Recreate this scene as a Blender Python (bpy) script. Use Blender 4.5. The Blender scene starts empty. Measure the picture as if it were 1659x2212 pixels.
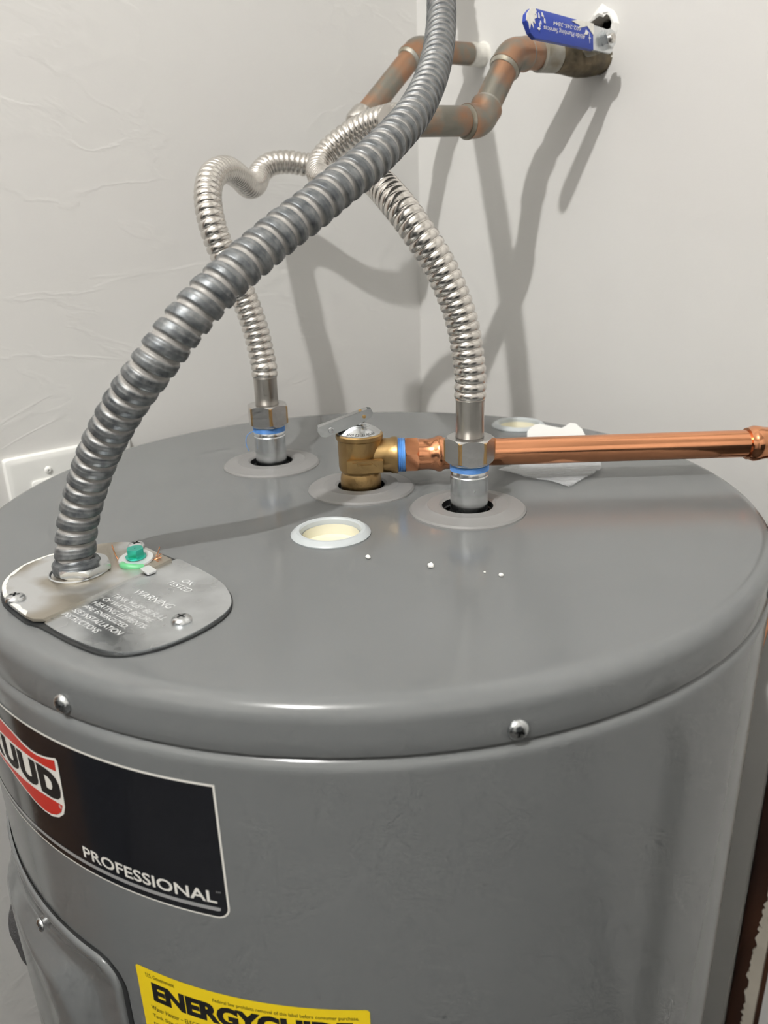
import bpy, bmesh, math, random
from mathutils import Vector, Matrix, noise
from mathutils.geometry import tessellate_polygon

random.seed(7)
SC = bpy.context.scene
COL = SC.collection
PI = math.pi
R = math.radians

# ------------------------------------------------------------------ camera
# origin = centre of the heater's lid, z up, metres
cam_d = bpy.data.cameras.new('camera')
cam = bpy.data.objects.new('camera', cam_d)
COL.objects.link(cam)
c_rt = Vector((0.99905529, -0.03316213, -0.02808559))
c_up = Vector((0.0377781, 0.34332142, 0.93845789))
c_fw = Vector((0.02147888, 0.93863234, -0.34424988))
cam.matrix_world = Matrix(((c_rt.x, c_up.x, -c_fw.x, 0.0),
                           (c_rt.y, c_up.y, -c_fw.y, -0.553976),
                           (c_rt.z, c_up.z, -c_fw.z, 0.186316),
                           (0, 0, 0, 1)))
cam_d.sensor_fit = 'VERTICAL'
cam_d.sensor_height = 24.0
cam_d.sensor_width = 18.0
cam_d.lens = 24.0 * 1660.28 / 2212.0
cam_d.clip_start = 0.02
cam_d.dof.use_dof = True
cam_d.dof.focus_distance = 0.50
cam_d.dof.aperture_fstop = 6.0
SC.camera = cam

# ------------------------------------------------------------------ world, exposure
w = bpy.data.worlds.new('room_ambient')
SC.world = w
w.use_nodes = True
w.node_tree.nodes['Background'].inputs[0].default_value = (0.9, 0.92, 1.0, 1)
w.node_tree.nodes['Background'].inputs[1].default_value = 0.05
SC.view_settings.view_transform = 'Standard'
SC.view_settings.look = 'None'
SC.view_settings.gamma = 1.0
SC.view_settings.use_curve_mapping = False
SC.view_settings.exposure = 0.0
SC.cycles.use_denoising = True
SC.cycles.max_bounces = 5
SC.cycles.diffuse_bounces = 4
SC.cycles.glossy_bounces = 3
SC.cycles.transmission_bounces = 5
SC.cycles.caustics_reflective = False
SC.cycles.caustics_refractive = False
SC.cycles.use_adaptive_sampling = True
SC.cycles.adaptive_threshold = 0.08
SC.cycles.adaptive_min_samples = 12
SC.cycles.sample_clamp_indirect = 6.0

LAMP_POS = Vector((-0.48, -1.13, 1.50))
LAMP_STRENGTH = 5650.0
LAMP_COLOR = (1.0, 0.985, 0.955)

# ------------------------------------------------------------------ materials
MATS = {}

def nodes_of(name):
    m = bpy.data.materials.new(name)
    m.use_nodes = True
    nt = m.node_tree
    b = nt.nodes['Principled BSDF']
    return m, nt, b

def setin(b, key, v):
    if key in b.inputs:
        b.inputs[key].default_value = v

def mat(name, col, rough=0.5, metal=0.0, var=0.0, scale=40.0, bump=0.0, bscale=200.0, col2=None,
        coat=0.0, ior=1.5, trans=0.0, rvar=0.0, stretch=None, sss=0.0, alpha=1.0, spec=0.5, detail=2.5, bdist=0.001, lo=0.35, hi=0.65):
    m, nt, b = nodes_of(name)
    setin(b, 'Base Color', (*col, 1)); setin(b, 'Roughness', rough); setin(b, 'Metallic', metal)
    setin(b, 'IOR', ior); setin(b, 'Transmission Weight', trans); setin(b, 'Coat Weight', coat)
    setin(b, 'Coat Roughness', 0.08); setin(b, 'Specular IOR Level', spec); setin(b, 'Alpha', alpha)
    if sss:
        setin(b, 'Subsurface Weight', sss); setin(b, 'Subsurface Radius', (0.004, 0.004, 0.004))
    tc = nt.nodes.new('ShaderNodeTexCoord')
    src = tc.outputs['Object']
    if stretch:
        mp = nt.nodes.new('ShaderNodeMapping')
        mp.inputs['Scale'].default_value = stretch
        nt.links.new(src, mp.inputs[0]); src = mp.outputs[0]
    if var or col2 or rvar:
        n = nt.nodes.new('ShaderNodeTexNoise')
        n.inputs['Scale'].default_value = scale; n.inputs['Detail'].default_value = detail
        nt.links.new(src, n.inputs['Vector'])
        r = nt.nodes.new('ShaderNodeValToRGB')
        r.color_ramp.elements[0].position = lo; r.color_ramp.elements[1].position = hi
        c2 = col2 if col2 else tuple(c * (1 - var) for c in col)
        r.color_ramp.elements[0].color = (*c2, 1); r.color_ramp.elements[1].color = (*col, 1)
        nt.links.new(n.outputs['Fac'], r.inputs[0])
        nt.links.new(r.outputs[0], b.inputs['Base Color'])
        if rvar:
            mr = nt.nodes.new('ShaderNodeMapRange')
            mr.inputs['To Min'].default_value = rough - rvar; mr.inputs['To Max'].default_value = rough + rvar
            mr.inputs['From Min'].default_value = 0.3; mr.inputs['From Max'].default_value = 0.7
            nt.links.new(n.outputs['Fac'], mr.inputs[0]); nt.links.new(mr.outputs[0], b.inputs['Roughness'])
    if bump:
        n2 = nt.nodes.new('ShaderNodeTexNoise')
        n2.inputs['Scale'].default_value = bscale; n2.inputs['Detail'].default_value = 2.0
        nt.links.new(src, n2.inputs['Vector'])
        bp = nt.nodes.new('ShaderNodeBump')
        bp.inputs['Strength'].default_value = bump; bp.inputs['Distance'].default_value = bdist
        nt.links.new(n2.outputs['Fac'], bp.inputs['Height'])
        nt.links.new(bp.outputs[0], b.inputs['Normal'])
    MATS[name] = m
    return m

def wall_material(name, col, marks):
    m, nt, b = nodes_of(name)
    setin(b, 'Roughness', 0.42); setin(b, 'Specular IOR Level', 0.4)
    tc = nt.nodes.new('ShaderNodeTexCoord')
    mp = nt.nodes.new('ShaderNodeMapping')
    mp.inputs['Rotation'].default_value = (0, R(25), R(-39.5))
    mp.inputs['Scale'].default_value = (5.0, 5.0, 13.0)
    nt.links.new(tc.outputs['Object'], mp.inputs[0])
    n = nt.nodes.new('ShaderNodeTexNoise')
    n.inputs['Scale'].default_value = 0.9; n.inputs['Detail'].default_value = 5; n.inputs['Distortion'].default_value = 0.5
    nt.links.new(mp.outputs[0], n.inputs['Vector'])
    n2 = nt.nodes.new('ShaderNodeTexNoise')
    n2.inputs['Scale'].default_value = 3.5; n2.inputs['Detail'].default_value = 1
    nt.links.new(tc.outputs['Object'], n2.inputs['Vector'])
    ramp = nt.nodes.new('ShaderNodeValToRGB')
    ramp.color_ramp.elements[0].position = 0.35; ramp.color_ramp.elements[1].position = 0.65
    ramp.color_ramp.elements[0].color = (col[0]*0.965, col[1]*0.955, col[2]*0.955, 1)
    ramp.color_ramp.elements[1].color = (*col, 1)
    nt.links.new(n2.outputs['Fac'], ramp.inputs[0])
    nt.links.new(ramp.outputs[0], b.inputs['Base Color'])
    # trowel ridges: thin creases along a level of a warped noise
    rd = nt.nodes.new('ShaderNodeValToRGB')
    e = rd.color_ramp.elements
    e[0].position = 0.485; e[0].color = (0, 0, 0, 1)
    e[1].position = 0.53; e[1].color = (0.25, 0.25, 0.25, 1)
    k = e.new(0.505); k.color = (1, 1, 1, 1)
    nt.links.new(n.outputs['Fac'], rd.inputs[0])
    n3 = nt.nodes.new('ShaderNodeTexNoise')
    n3.inputs['Scale'].default_value = 60; n3.inputs['Detail'].default_value = 1
    nt.links.new(tc.outputs['Object'], n3.inputs['Vector'])
    mx = nt.nodes.new('ShaderNodeMath'); mx.operation = 'MULTIPLY_ADD'
    mx.inputs[1].default_value = 0.25
    nt.links.new(n3.outputs['Fac'], mx.inputs[0]); nt.links.new(rd.outputs[0], mx.inputs[2])
    bp = nt.nodes.new('ShaderNodeBump')
    bp.inputs['Strength'].default_value = marks; bp.inputs['Distance'].default_value = 0.0012
    nt.links.new(mx.outputs[0], bp.inputs['Height'])
    nt.links.new(bp.outputs[0], b.inputs['Normal'])
    MATS[name] = m
    return m

wall_material('wall_paint_trowelled', (0.70, 0.692, 0.672), 0.14)
wall_material('wall_paint_smooth', (0.70, 0.692, 0.672), 0.05)
mat('ceiling_paint', (0.82, 0.81, 0.78), 0.7)
mat('floor_concrete', (0.06, 0.058, 0.055), 0.6, var=0.3, scale=6, bump=0.2)
mat('heater_paint', (0.165, 0.172, 0.173), 0.16, var=0.04, scale=9, bump=0.04, bscale=35, bdist=0.0006, spec=0.42)
mat('zinc', (0.70, 0.72, 0.73), 0.24, 1.0, var=0.06, scale=60, rvar=0.04)
mat('galvanised', (0.80, 0.83, 0.85), 0.30, 1.0, var=0.20, scale=45, bump=0.10, bscale=260, rvar=0.08)
mat('galvanised_dirty', (0.72, 0.73, 0.73), 0.36, 0.85, col2=(0.46, 0.42, 0.35), scale=28, bump=0.12, bscale=260, rvar=0.08, lo=0.40, hi=0.56)
mat('stainless', (0.70, 0.67, 0.63), 0.24, 1.0, var=0.12, scale=60)
mat('sleeve_steel', (0.56, 0.53, 0.49), 0.30, 1.0, var=0.18, scale=90, stretch=(1, 1, 0.1))
mat('brass', (0.54, 0.36, 0.16), 0.38, 1.0, var=0.25, scale=60, bump=0.25, bscale=900, bdist=0.0004)
mat('copper_new', (0.84, 0.38, 0.20), 0.17, 1.0, var=0.22, scale=70, stretch=(0.12, 1, 1), rvar=0.07)
mat('copper_aged', (0.36, 0.20, 0.12), 0.46, 0.7, col2=(0.24, 0.225, 0.19), scale=45, bump=0.2, bscale=400, bdist=0.0004, lo=0.40, hi=0.62)
mat('solder_grey', (0.42, 0.41, 0.37), 0.5, 0.4, col2=(0.28, 0.25, 0.19), scale=60)
mat('bronze_dark', (0.20, 0.155, 0.095), 0.55, 0.5, col2=(0.09, 0.075, 0.05), scale=70, bump=0.4, bscale=300)
mat('white_plastic', (0.86, 0.86, 0.83), 0.30)
mat('cap_plastic', (0.50, 0.535, 0.55), 0.32)
mat('cream_foam', (0.76, 0.73, 0.585), 0.75)
mat('seal_grey', (0.235, 0.232, 0.228), 0.42)
mat('black_rubber_and_gap', (0.025, 0.027, 0.028), 0.45)  # also paints the shaded gap round the access panel
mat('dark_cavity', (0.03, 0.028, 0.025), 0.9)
mat('blue_tape', (0.13, 0.36, 0.83), 0.45, var=0.25, scale=90)
mat('handle_blue', (0.022, 0.055, 0.36), 0.32)
mat('label_black', (0.012, 0.013, 0.016), 0.16, coat=0.4)
mat('print_white', (0.80, 0.78, 0.73), 0.35)
mat('print_silver', (0.46, 0.46, 0.46), 0.3, 0.3)
mat('print_red', (0.56, 0.035, 0.025), 0.28)
mat('label_yellow', (0.90, 0.66, 0.015), 0.38)
mat('print_black', (0.012, 0.012, 0.012), 0.45)
mat('green_metal', (0.05, 0.52, 0.40), 0.22, 0.75)
mat('green_plastic', (0.15, 0.52, 0.24), 0.4)
mat('wood_brown', (0.085, 0.035, 0.018), 0.55, col2=(0.018, 0.008, 0.006), scale=14, stretch=(1, 1, 0.25), bump=0.3, bscale=60)
mat('trim_beige', (0.60, 0.55, 0.46), 0.45, var=0.1, scale=20)
mat('plaster_white', (0.86, 0.85, 0.82), 0.8, bump=0.6, bscale=160, bdist=0.002)
mat('paint_white', (0.84, 0.82, 0.76), 0.5, var=0.12, scale=200)
mat('foam_dark', (0.06, 0.06, 0.062), 0.85, bump=0.8, bscale=420, bdist=0.002)
mat('etched_mark', (0.88, 0.90, 0.90), 0.6, 0.2)
mat('washer_white', (0.74, 0.76, 0.76), 0.42, 0.55)
mat('paper_white', (0.90, 0.90, 0.88), 0.6)
mat('clear_plastic', (0.92, 0.94, 0.96), 0.16, alpha=0.30, spec=0.9, bump=0.8, bscale=50, bdist=0.004, stretch=(1, 5, 1))
mat('door_wood', (0.20, 0.105, 0.05), 0.4, col2=(0.12, 0.06, 0.03), scale=9, stretch=(6, 6, 0.5))
mat('dark_panel', (0.045, 0.05, 0.055), 0.6)
mat('dark_board', (0.12, 0.11, 0.09), 0.5)

def conduit_material():
    m, nt, b = nodes_of('conduit_zinc')
    at = nt.nodes.new('ShaderNodeAttribute'); at.attribute_name = 'dust'
    tc = nt.nodes.new('ShaderNodeTexCoord')
    n = nt.nodes.new('ShaderNodeTexNoise'); n.inputs['Scale'].default_value = 170; n.inputs['Detail'].default_value = 5
    nt.links.new(tc.outputs['Object'], n.inputs['Vector'])
    r = nt.nodes.new('ShaderNodeValToRGB')
    r.color_ramp.elements[0].position = 0.3; r.color_ramp.elements[1].position = 0.72
    r.color_ramp.elements[0].color = (0.085, 0.094, 0.102, 1); r.color_ramp.elements[1].color = (0.23, 0.242, 0.25, 1)
    nt.links.new(n.outputs['Fac'], r.inputs[0])
    mul = nt.nodes.new('ShaderNodeMath'); mul.operation = 'MULTIPLY_ADD'
    nt.links.new(n.outputs['Fac'], mul.inputs[0]); mul.inputs[1].default_value = 0.6
    sub = nt.nodes.new('ShaderNodeMath'); sub.operation = 'SUBTRACT'
    nt.links.new(at.outputs['Fac'], sub.inputs[0]); sub.inputs[1].default_value = 0.30
    nt.links.new(sub.outputs[0], mul.inputs[2]); mul.use_clamp = True
    dust = nt.nodes.new('ShaderNodeMix'); dust.data_type = 'RGBA'
    nt.links.new(mul.outputs[0], dust.inputs['Factor'])
    nt.links.new(r.outputs[0], dust.inputs['A'])
    dust.inputs['B'].default_value = (0.36, 0.345, 0.325, 1)
    nt.links.new(dust.outputs['Result'], b.inputs['Base Color'])
    mt = nt.nodes.new('ShaderNodeMapRange')
    mt.inputs['To Min'].default_value = 0.65; mt.inputs['To Max'].default_value = 0.1
    nt.links.new(mul.outputs[0], mt.inputs[0]); nt.links.new(mt.outputs[0], b.inputs['Metallic'])
    setin(b, 'Roughness', 0.45)
    bp = nt.nodes.new('ShaderNodeBump'); bp.inputs['Strength'].default_value = 0.25; bp.inputs['Distance'].default_value = 0.0005
    nt.links.new(n.outputs['Fac'], bp.inputs['Height']); nt.links.new(bp.outputs[0], b.inputs['Normal'])
    MATS['conduit_zinc'] = m
conduit_material()

def nut_material():
    m, nt, b = nodes_of('nut_nickel')
    g = nt.nodes.new('ShaderNodeNewGeometry')
    tc = nt.nodes.new('ShaderNodeTexCoord')
    n = nt.nodes.new('ShaderNodeTexNoise'); n.inputs['Scale'].default_value = 260; n.inputs['Detail'].default_value = 3
    nt.links.new(tc.outputs['Object'], n.inputs['Vector'])
    at = nt.nodes.new('ShaderNodeAttribute'); at.attribute_name = 'worn'
    ad = nt.nodes.new('ShaderNodeMath'); ad.operation = 'MULTIPLY_ADD'
    nt.links.new(at.outputs['Fac'], ad.inputs[0]); ad.inputs[1].default_value = 1.1
    sub = nt.nodes.new('ShaderNodeMath'); sub.operation = 'SUBTRACT'
    nt.links.new(n.outputs['Fac'], sub.inputs[0]); sub.inputs[1].default_value = 0.85
    nt.links.new(sub.outputs[0], ad.inputs[2])
    st = nt.nodes.new('ShaderNodeMapRange'); st.inputs['From Min'].default_value = 0.35; st.inputs['From Max'].default_value = 0.6
    nt.links.new(ad.outputs[0], st.inputs[0])
    mx = nt.nodes.new('ShaderNodeMix'); mx.data_type = 'RGBA'
    nt.links.new(st.outputs[0], mx.inputs['Factor'])
    mx.inputs['A'].default_value = (0.58, 0.57, 0.56, 1); mx.inputs['B'].default_value = (0.62, 0.40, 0.18, 1)
    nt.links.new(mx.outputs['Result'], b.inputs['Base Color'])
    setin(b, 'Metallic', 1.0); setin(b, 'Roughness', 0.27)
    bp = nt.nodes.new('ShaderNodeBump'); bp.inputs['Strength'].default_value = 0.15; bp.inputs['Distance'].default_value = 0.0004
    nt.links.new(n.outputs['Fac'], bp.inputs['Height']); nt.links.new(bp.outputs[0], b.inputs['Normal'])
    MATS['nut_nickel'] = m
nut_material()

# ------------------------------------------------------------------ object helpers
def link(name, me, m=None, parent=None, smooth=True, angle=40):
    o = bpy.data.objects.new(name, me)
    COL.objects.link(o)
    if m:
        me.materials.append(MATS[m] if isinstance(m, str) else m)
    if smooth:
        for p in me.polygons:
            p.use_smooth = True
        try:
            me.set_sharp_from_angle(angle=R(angle))
        except Exception:
            pass
    if parent:
        o.parent = parent
        o.matrix_parent_inverse = Matrix.Identity(4)
        # children are built in world coordinates
        o.matrix_parent_inverse = parent_world(parent).inverted()
    return o

def parent_world(o):
    # parents here are never rotated or scaled; compose locations up the chain
    M = Matrix.Translation(o.location)
    if o.parent:
        M = parent_world(o.parent) @ o.matrix_parent_inverse @ M
    return M

def pyobj(name, verts, faces, m, parent=None, smooth=True, angle=40):
    me = bpy.data.meshes.new(name)
    me.from_pydata([tuple(v) for v in verts], [], faces)
    me.update()
    bm = bmesh.new(); bm.from_mesh(me)
    bmesh.ops.recalc_face_normals(bm, faces=bm.faces)
    bm.to_mesh(me); bm.free()
    return link(name, me, m, parent, smooth, angle)

def bmobj(name, bm, m, parent=None, smooth=True, angle=40, recalc=True):
    if recalc:
        bmesh.ops.recalc_face_normals(bm, faces=bm.faces)
    me = bpy.data.meshes.new(name)
    bm.to_mesh(me); bm.free()
    return link(name, me, m, parent, smooth, angle)

def tag(o, label, cat=None, group=None, kind=None):
    o['label'] = label
    if cat: o['category'] = cat
    if group: o['group'] = group
    if kind: o['kind'] = kind
    return o

def thing(name, loc, label, cat, group=None):
    o = bpy.data.objects.new(name, None)
    COL.objects.link(o)
    o.empty_display_size = 0.02
    o.location = loc
    return tag(o, label, cat, group)

def frame_to(axis, up=Vector((0, 0, 1))):
    z = Vector(axis).normalized()
    x = up.cross(z)
    if x.length < 1e-4:
        x = Vector((1, 0, 0))
    x.normalize()
    y = z.cross(x)
    return Matrix((x, y, z)).transposed().to_4x4()

def at_axis(origin, axis, up=Vector((0, 0, 1))):
    return Matrix.Translation(Vector(origin)) @ frame_to(axis, up)

def lathe_data(profile, seg=48, M=None, cap0=True, cap1=True, rf=None):
    V, F = [], []
    M = M or Matrix.Identity(4)
    n = len(profile)
    for i, (r, z) in enumerate(profile):
        for k in range(seg):
            t = 2 * PI * k / seg
            rr = rf(r, t, i) if rf else r
            V.append(M @ Vector((rr * math.cos(t), rr * math.sin(t), z)))
    for i in range(n - 1):
        for k in range(seg):
            a = i * seg + k; b = i * seg + (k + 1) % seg
            F.append((a, b, b + seg, a + seg))
    if cap0: F.append(tuple(range(seg))[::-1])
    if cap1: F.append(tuple(range((n - 1) * seg, n * seg)))
    return V, F

def lathe(name, profile, m, parent=None, seg=48, M=None, cap0=True, cap1=True, angle=35):
    V, F = lathe_data(profile, seg, M, cap0, cap1)
    return pyobj(name, V, F, m, parent, angle=angle)

def catmull(P, step):
    P = [Vector(p) for p in P]
    P = [P[0] * 2 - P[1]] + P + [P[-1] * 2 - P[-2]]
    out = []
    for i in range(1, len(P) - 2):
        p0, p1, p2, p3 = P[i-1], P[i], P[i+1], P[i+2]
        for k in range(24):
            t = k / 24
            out.append(0.5 * ((2*p1) + (p2-p0)*t + (2*p0-5*p1+4*p2-p3)*t*t + (3*p1-p0-3*p2+p3)*t**3))
    out.append(P[-2])
    # smooth, then resample evenly
    for _ in range(10):
        q = out[:]
        for i in range(1, len(out) - 1):
            q[i] = out[i-1]*0.25 + out[i]*0.5 + out[i+1]*0.25
        out = q
    L = [0.0]
    for a, b in zip(out, out[1:]):
        L.append(L[-1] + (b - a).length)
    total = L[-1]
    n = max(2, int(round(total / step)))
    res = []; j = 0
    for k in range(n + 1):
        s = total * k / n
        while j < len(L) - 2 and L[j+1] < s: j += 1
        t = (s - L[j]) / max(1e-9, L[j+1] - L[j])
        res.append(out[j].lerp(out[min(j+1, len(out)-1)], t))
    return res, total

def frames(path):
    T = []
    for i in range(len(path)):
        a = path[max(0, i-1)]; b = path[min(len(path)-1, i+1)]
        T.append((b - a).normalized())
    u = T[0].orthogonal().normalized()
    fr = []
    for i, t in enumerate(T):
        if i:
            q = T[i-1].rotation_difference(t)
            u = q @ u
            u = (u - t * u.dot(t)).normalized()
        fr.append((t, u, t.cross(u)))
    return fr

def sweep(name, path, rfun, m, parent=None, seg=24, caps=True, attr=None, angle=60):
    """rfun(i, theta) -> radius (or (radius, attribute))."""
    fr = frames(path)
    V, F, A = [], [], []
    for i, p in enumerate(path):
        t, u, v = fr[i]
        for k in range(seg):
            th = 2 * PI * k / seg
            r = rfun(i, th)
            if attr:
                r, a = r; A.append(a)
            V.append(p + u * (r * math.cos(th)) + v * (r * math.sin(th)))
    for i in range(len(path) - 1):
        for k in range(seg):
            a = i * seg + k; b = i * seg + (k + 1) % seg
            F.append((a, b, b + seg, a + seg))
    if caps:
        F.append(tuple(range(seg))[::-1])
        F.append(tuple(range((len(path)-1)*seg, len(path)*seg)))
    me = bpy.data.meshes.new(name)
    me.from_pydata([tuple(v) for v in V], [], F); me.update()
    if attr:
        at = me.attributes.new(attr, 'FLOAT', 'POINT')
        at.data.foreach_set('value', A)
    return link(name, me, m, parent, True, angle)

def text_mesh(s, width=None, height=None, offset=0.0, shear=0.0, align='LEFT', spacing=1.0, thick=0.0):
    """mesh of a text in its own xy plane, scaled to width x height (metres)."""
    cu = bpy.data.curves.new('txt', 'FONT')
    cu.body = s; cu.size = 1.0; cu.offset = offset; cu.shear = shear
    cu.space_character = spacing; cu.resolution_u = 3
    cu.extrude = 0.0
    ob = bpy.data.objects.new('txt', cu)
    COL.objects.link(ob)
    dg = bpy.context.evaluated_depsgraph_get()
    me = bpy.data.meshes.new_from_object(ob.evaluated_get(dg))
    bpy.data.objects.remove(ob)
    bm = bmesh.new(); bm.from_mesh(me); bpy.data.meshes.remove(me)
    bmesh.ops.remove_doubles(bm, verts=bm.verts, dist=1e-5)
    xs = [v.co.x for v in bm.verts]; ys = [v.co.y for v in bm.verts]
    x0, x1, y0, y1 = min(xs), max(xs), min(ys), max(ys)
    sy = height / (y1 - y0) if height else width / (x1 - x0)
    sx = width / (x1 - x0) if width else sy
    for v in bm.verts:
        v.co = Vector(((v.co.x - x0) * sx, (v.co.y - y0) * sy, 0))
    W = (x1 - x0) * sx
    if align == 'CENTER':
        for v in bm.verts: v.co.x -= W / 2
    return bm

def bisect_x(bm, step):
    xs = [v.co.x for v in bm.verts]
    x = math.floor(min(xs) / step) * step + step
    while x < max(xs):
        bmesh.ops.bisect_plane(bm, geom=bm.verts[:] + bm.edges[:] + bm.faces[:], plane_co=(x, 0, 0), plane_no=(1, 0, 0), dist=1e-6)
        x += step

def to_cyl(bm, rad):
    """x = arc length measured at rad from azimuth 0, y = z."""
    for v in bm.verts:
        a = v.co.x / 0.281
        v.co = Vector((rad * math.cos(a), rad * math.sin(a), v.co.y))

def poly_bm(outline, holes=()):
    loops = [[Vector((x, y, 0)) for x, y in outline]] + [[Vector((x, y, 0)) for x, y in h] for h in holes]
    tris = tessellate_polygon(loops)
    flat = [p for l in loops for p in l]
    bm = bmesh.new()
    vs = [bm.verts.new(p) for p in flat]
    for t in tris:
        try: bm.faces.new([vs[i] for i in t])
        except ValueError: pass
    return bm

def flip_to(bm, direction):
    bm.normal_update()
    s = sum((f.normal.dot(direction(f.calc_center_median())) * f.calc_area()) for f in bm.faces)
    if s < 0:
        bmesh.ops.reverse_faces(bm, faces=bm.faces)

AZ = lambda deg: R(deg) * 0.281          # azimuth -> arc length

def cyl_patch(name, outline, rad, m, parent, holes=(), step=0.006):
    bm = poly_bm(outline, holes)
    bisect_x(bm, step)
    to_cyl(bm, rad)
    for f in bm.faces: pass
    flip_to(bm, lambda c: Vector((c.x, c.y, 0)))
    return bmobj(name, bm, m, parent, smooth=True, recalc=False, angle=60)

def cyl_text(name, s, az0, az1, zb, zt, rad, m, parent, offset=0.0, spacing=1.0, shear=0.0):
    bm = text_mesh(s, width=AZ(az1) - AZ(az0), height=(zt - zb), offset=offset, spacing=spacing, shear=shear)
    for v in bm.verts:
        v.co.x += AZ(az0); v.co.y += zb
    bisect_x(bm, 0.008)
    to_cyl(bm, rad)
    flip_to(bm, lambda c: Vector((c.x, c.y, 0)))
    return bmobj(name, bm, m, parent, smooth=True, recalc=False, angle=60)

def smooth_loop(pts, n=6):
    P = [Vector((x, y, 0)) for x, y in pts]
    out = []
    N = len(P)
    for i in range(N):
        p0, p1, p2, p3 = P[i-1], P[i], P[(i+1) % N], P[(i+2) % N]
        for k in range(n):
            t = k / n
            q = 0.5*((2*p1)+(p2-p0)*t+(2*p0-5*p1+4*p2-p3)*t*t+(3*p1-p0-3*p2+p3)*t**3)
            out.append((q.x, q.y))
    return out

def slab(name, outline, z0, z1, m, parent=None, bevel=0.0, holes=(), M=None, angle=30):
    """a flat plate: outline extruded from z0 to z1."""
    bm = poly_bm(outline, holes)
    flip_to(bm, lambda c: Vector((0, 0, 1)))
    for v in bm.verts: v.co.z = z1
    top = bm.faces[:]
    g = bmesh.ops.extrude_face_region(bm, geom=top)
    nv = [x for x in g['geom'] if isinstance(x, bmesh.types.BMVert)]
    for v in nv: v.co.z = z0
    # extrude_face_region moved the copy down: it is the underside
    if bevel:
        ed = [e for e in bm.edges if len(e.link_faces) == 2 and e.calc_face_angle(0) > R(60)]
        bmesh.ops.bevel(bm, geom=ed, offset=bevel, segments=2, affect='EDGES', profile=0.5)
    if M is not None:
        bmesh.ops.transform(bm, matrix=M, verts=bm.verts)
    return bmobj(name, bm, m, parent, angle=angle)

def box_bm(bm, c, sx, sy, sz, M=None):
    r = bmesh.ops.create_cube(bm, size=1.0)
    S = Matrix.Diagonal((sx, sy, sz, 1))
    T = (M or Matrix.Identity(4)) @ Matrix.Translation(Vector(c)) @ S
    bmesh.ops.transform(bm, matrix=T, verts=r['verts'])
    return r['verts']

def rrect(cx, cy, w, h, r, n=6):
    out = []
    for sx, sy, a0 in ((1, 1, 0), (-1, 1, 90), (-1, -1, 180), (1, -1, 270)):
        for k in range(n + 1):
            a = R(a0 + 90 * k / n)
            out.append((cx + sx*(w/2 - r) + r*math.cos(a), cy + sy*(h/2 - r) + r*math.sin(a)))
    return out

def circle(cx, cy, r, n=48):
    return [(cx + r*math.cos(2*PI*k/n), cy + r*math.sin(2*PI*k/n)) for k in range(n)]

def screw_head(name, pos, axis, rad, m, parent, turn=0.3):
    """pan head with a cross recess cut in as real geometry."""
    M = at_axis(pos, axis) @ Matrix.Rotation(turn, 4, 'Z')
    h = rad * 0.62
    n = 40
    V = []; F = []
    rings = [(1.0, 0.0), (1.04, 0.12), (1.0, 0.38), (0.90, 0.62), (0.74, 0.82), (0.56, 0.93)]
    for rr, zz in rings:
        for k in range(n):
            t = 2*PI*k/n
            V.append((rr*rad*math.cos(t), rr*rad*math.sin(t), zz*h))
    # cross outline on the crown
    def cross_r(t):
        a = 0.52*rad; b = 0.13*rad
        c, s = abs(math.cos(t)), abs(math.sin(t))
        return max(min(a/max(c, 1e-6), b/max(s, 1e-6)), min(a/max(s, 1e-6), b/max(c, 1e-6)))
    for lev, zz in ((1.0, 0.97), (0.85, 0.10)):
        for k in range(n):
            t = 2*PI*k/n
            r_ = min(cross_r(t), 0.55*rad) * lev
            V.append((r_*math.cos(t), r_*math.sin(t), zz*h))
    nr = len(rings) + 2
    for i in range(nr - 1):
        for k in range(n):
            a = i*n+k; b = i*n+(k+1) % n
            F.append((a, b, b+n, a+n))
    F.append(tuple(range(n))[::-1]); F.append(tuple(range((nr-1)*n, nr*n)))
    return pyobj(name, [M @ Vector(v) for v in V], F, m, parent, angle=35)

def hex_nut(name, origin, axis, apo, h, rin, m, parent, turn=0.0, cham=0.9):
    M = at_axis(origin, axis) @ Matrix.Rotation(turn, 4, 'Z')
    n = 96
    V = []; W = []
    def rh(t):
        a = (t + PI/6) % (PI/3) - PI/6
        return apo / math.cos(a)
    rc = apo * 1.015
    rows = []
    rows.append([(rin, 0.0)]*n)
    rows.append([(min(rh(2*PI*k/n), rc), 0.0) for k in range(n)])
    rows.append([(rh(2*PI*k/n), max(0, rh(2*PI*k/n)-rc)*cham) for k in range(n)])
    rows.append([(rh(2*PI*k/n), h*0.5) for k in range(n)])
    rows.append([(rh(2*PI*k/n), h-max(0, rh(2*PI*k/n)-rc)*cham) for k in range(n)])
    rows.append([(min(rh(2*PI*k/n), rc), h) for k in range(n)])
    rows.append([(rin, h)]*n)
    rows.append([(rin, h*0.6)]*n)
    for ri, row in enumerate(rows):
        for k, (r, z) in enumerate(row):
            t = 2*PI*k/n
            V.append(M @ Vector((r*math.cos(t), r*math.sin(t), z)))
            W.append(1.0 if (r > apo*1.10 and 1 < ri < 6) else 0.0)
    F = []
    for i in range(len(rows)-1):
        for k in range(n):
            a = i*n+k; b = i*n+(k+1) % n
            F.append((a, b, b+n, a+n))
    me = bpy.data.meshes.new(name)
    me.from_pydata([tuple(v) for v in V], [], F); me.update()
    at = me.attributes.new('worn', 'FLOAT', 'POINT'); at.data.foreach_set('value', W)
    bm = bmesh.new(); bm.from_mesh(me); bmesh.ops.recalc_face_normals(bm, faces=bm.faces); bm.to_mesh(me); bm.free()
    return link(name, me, m, parent, True, 22)

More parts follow.
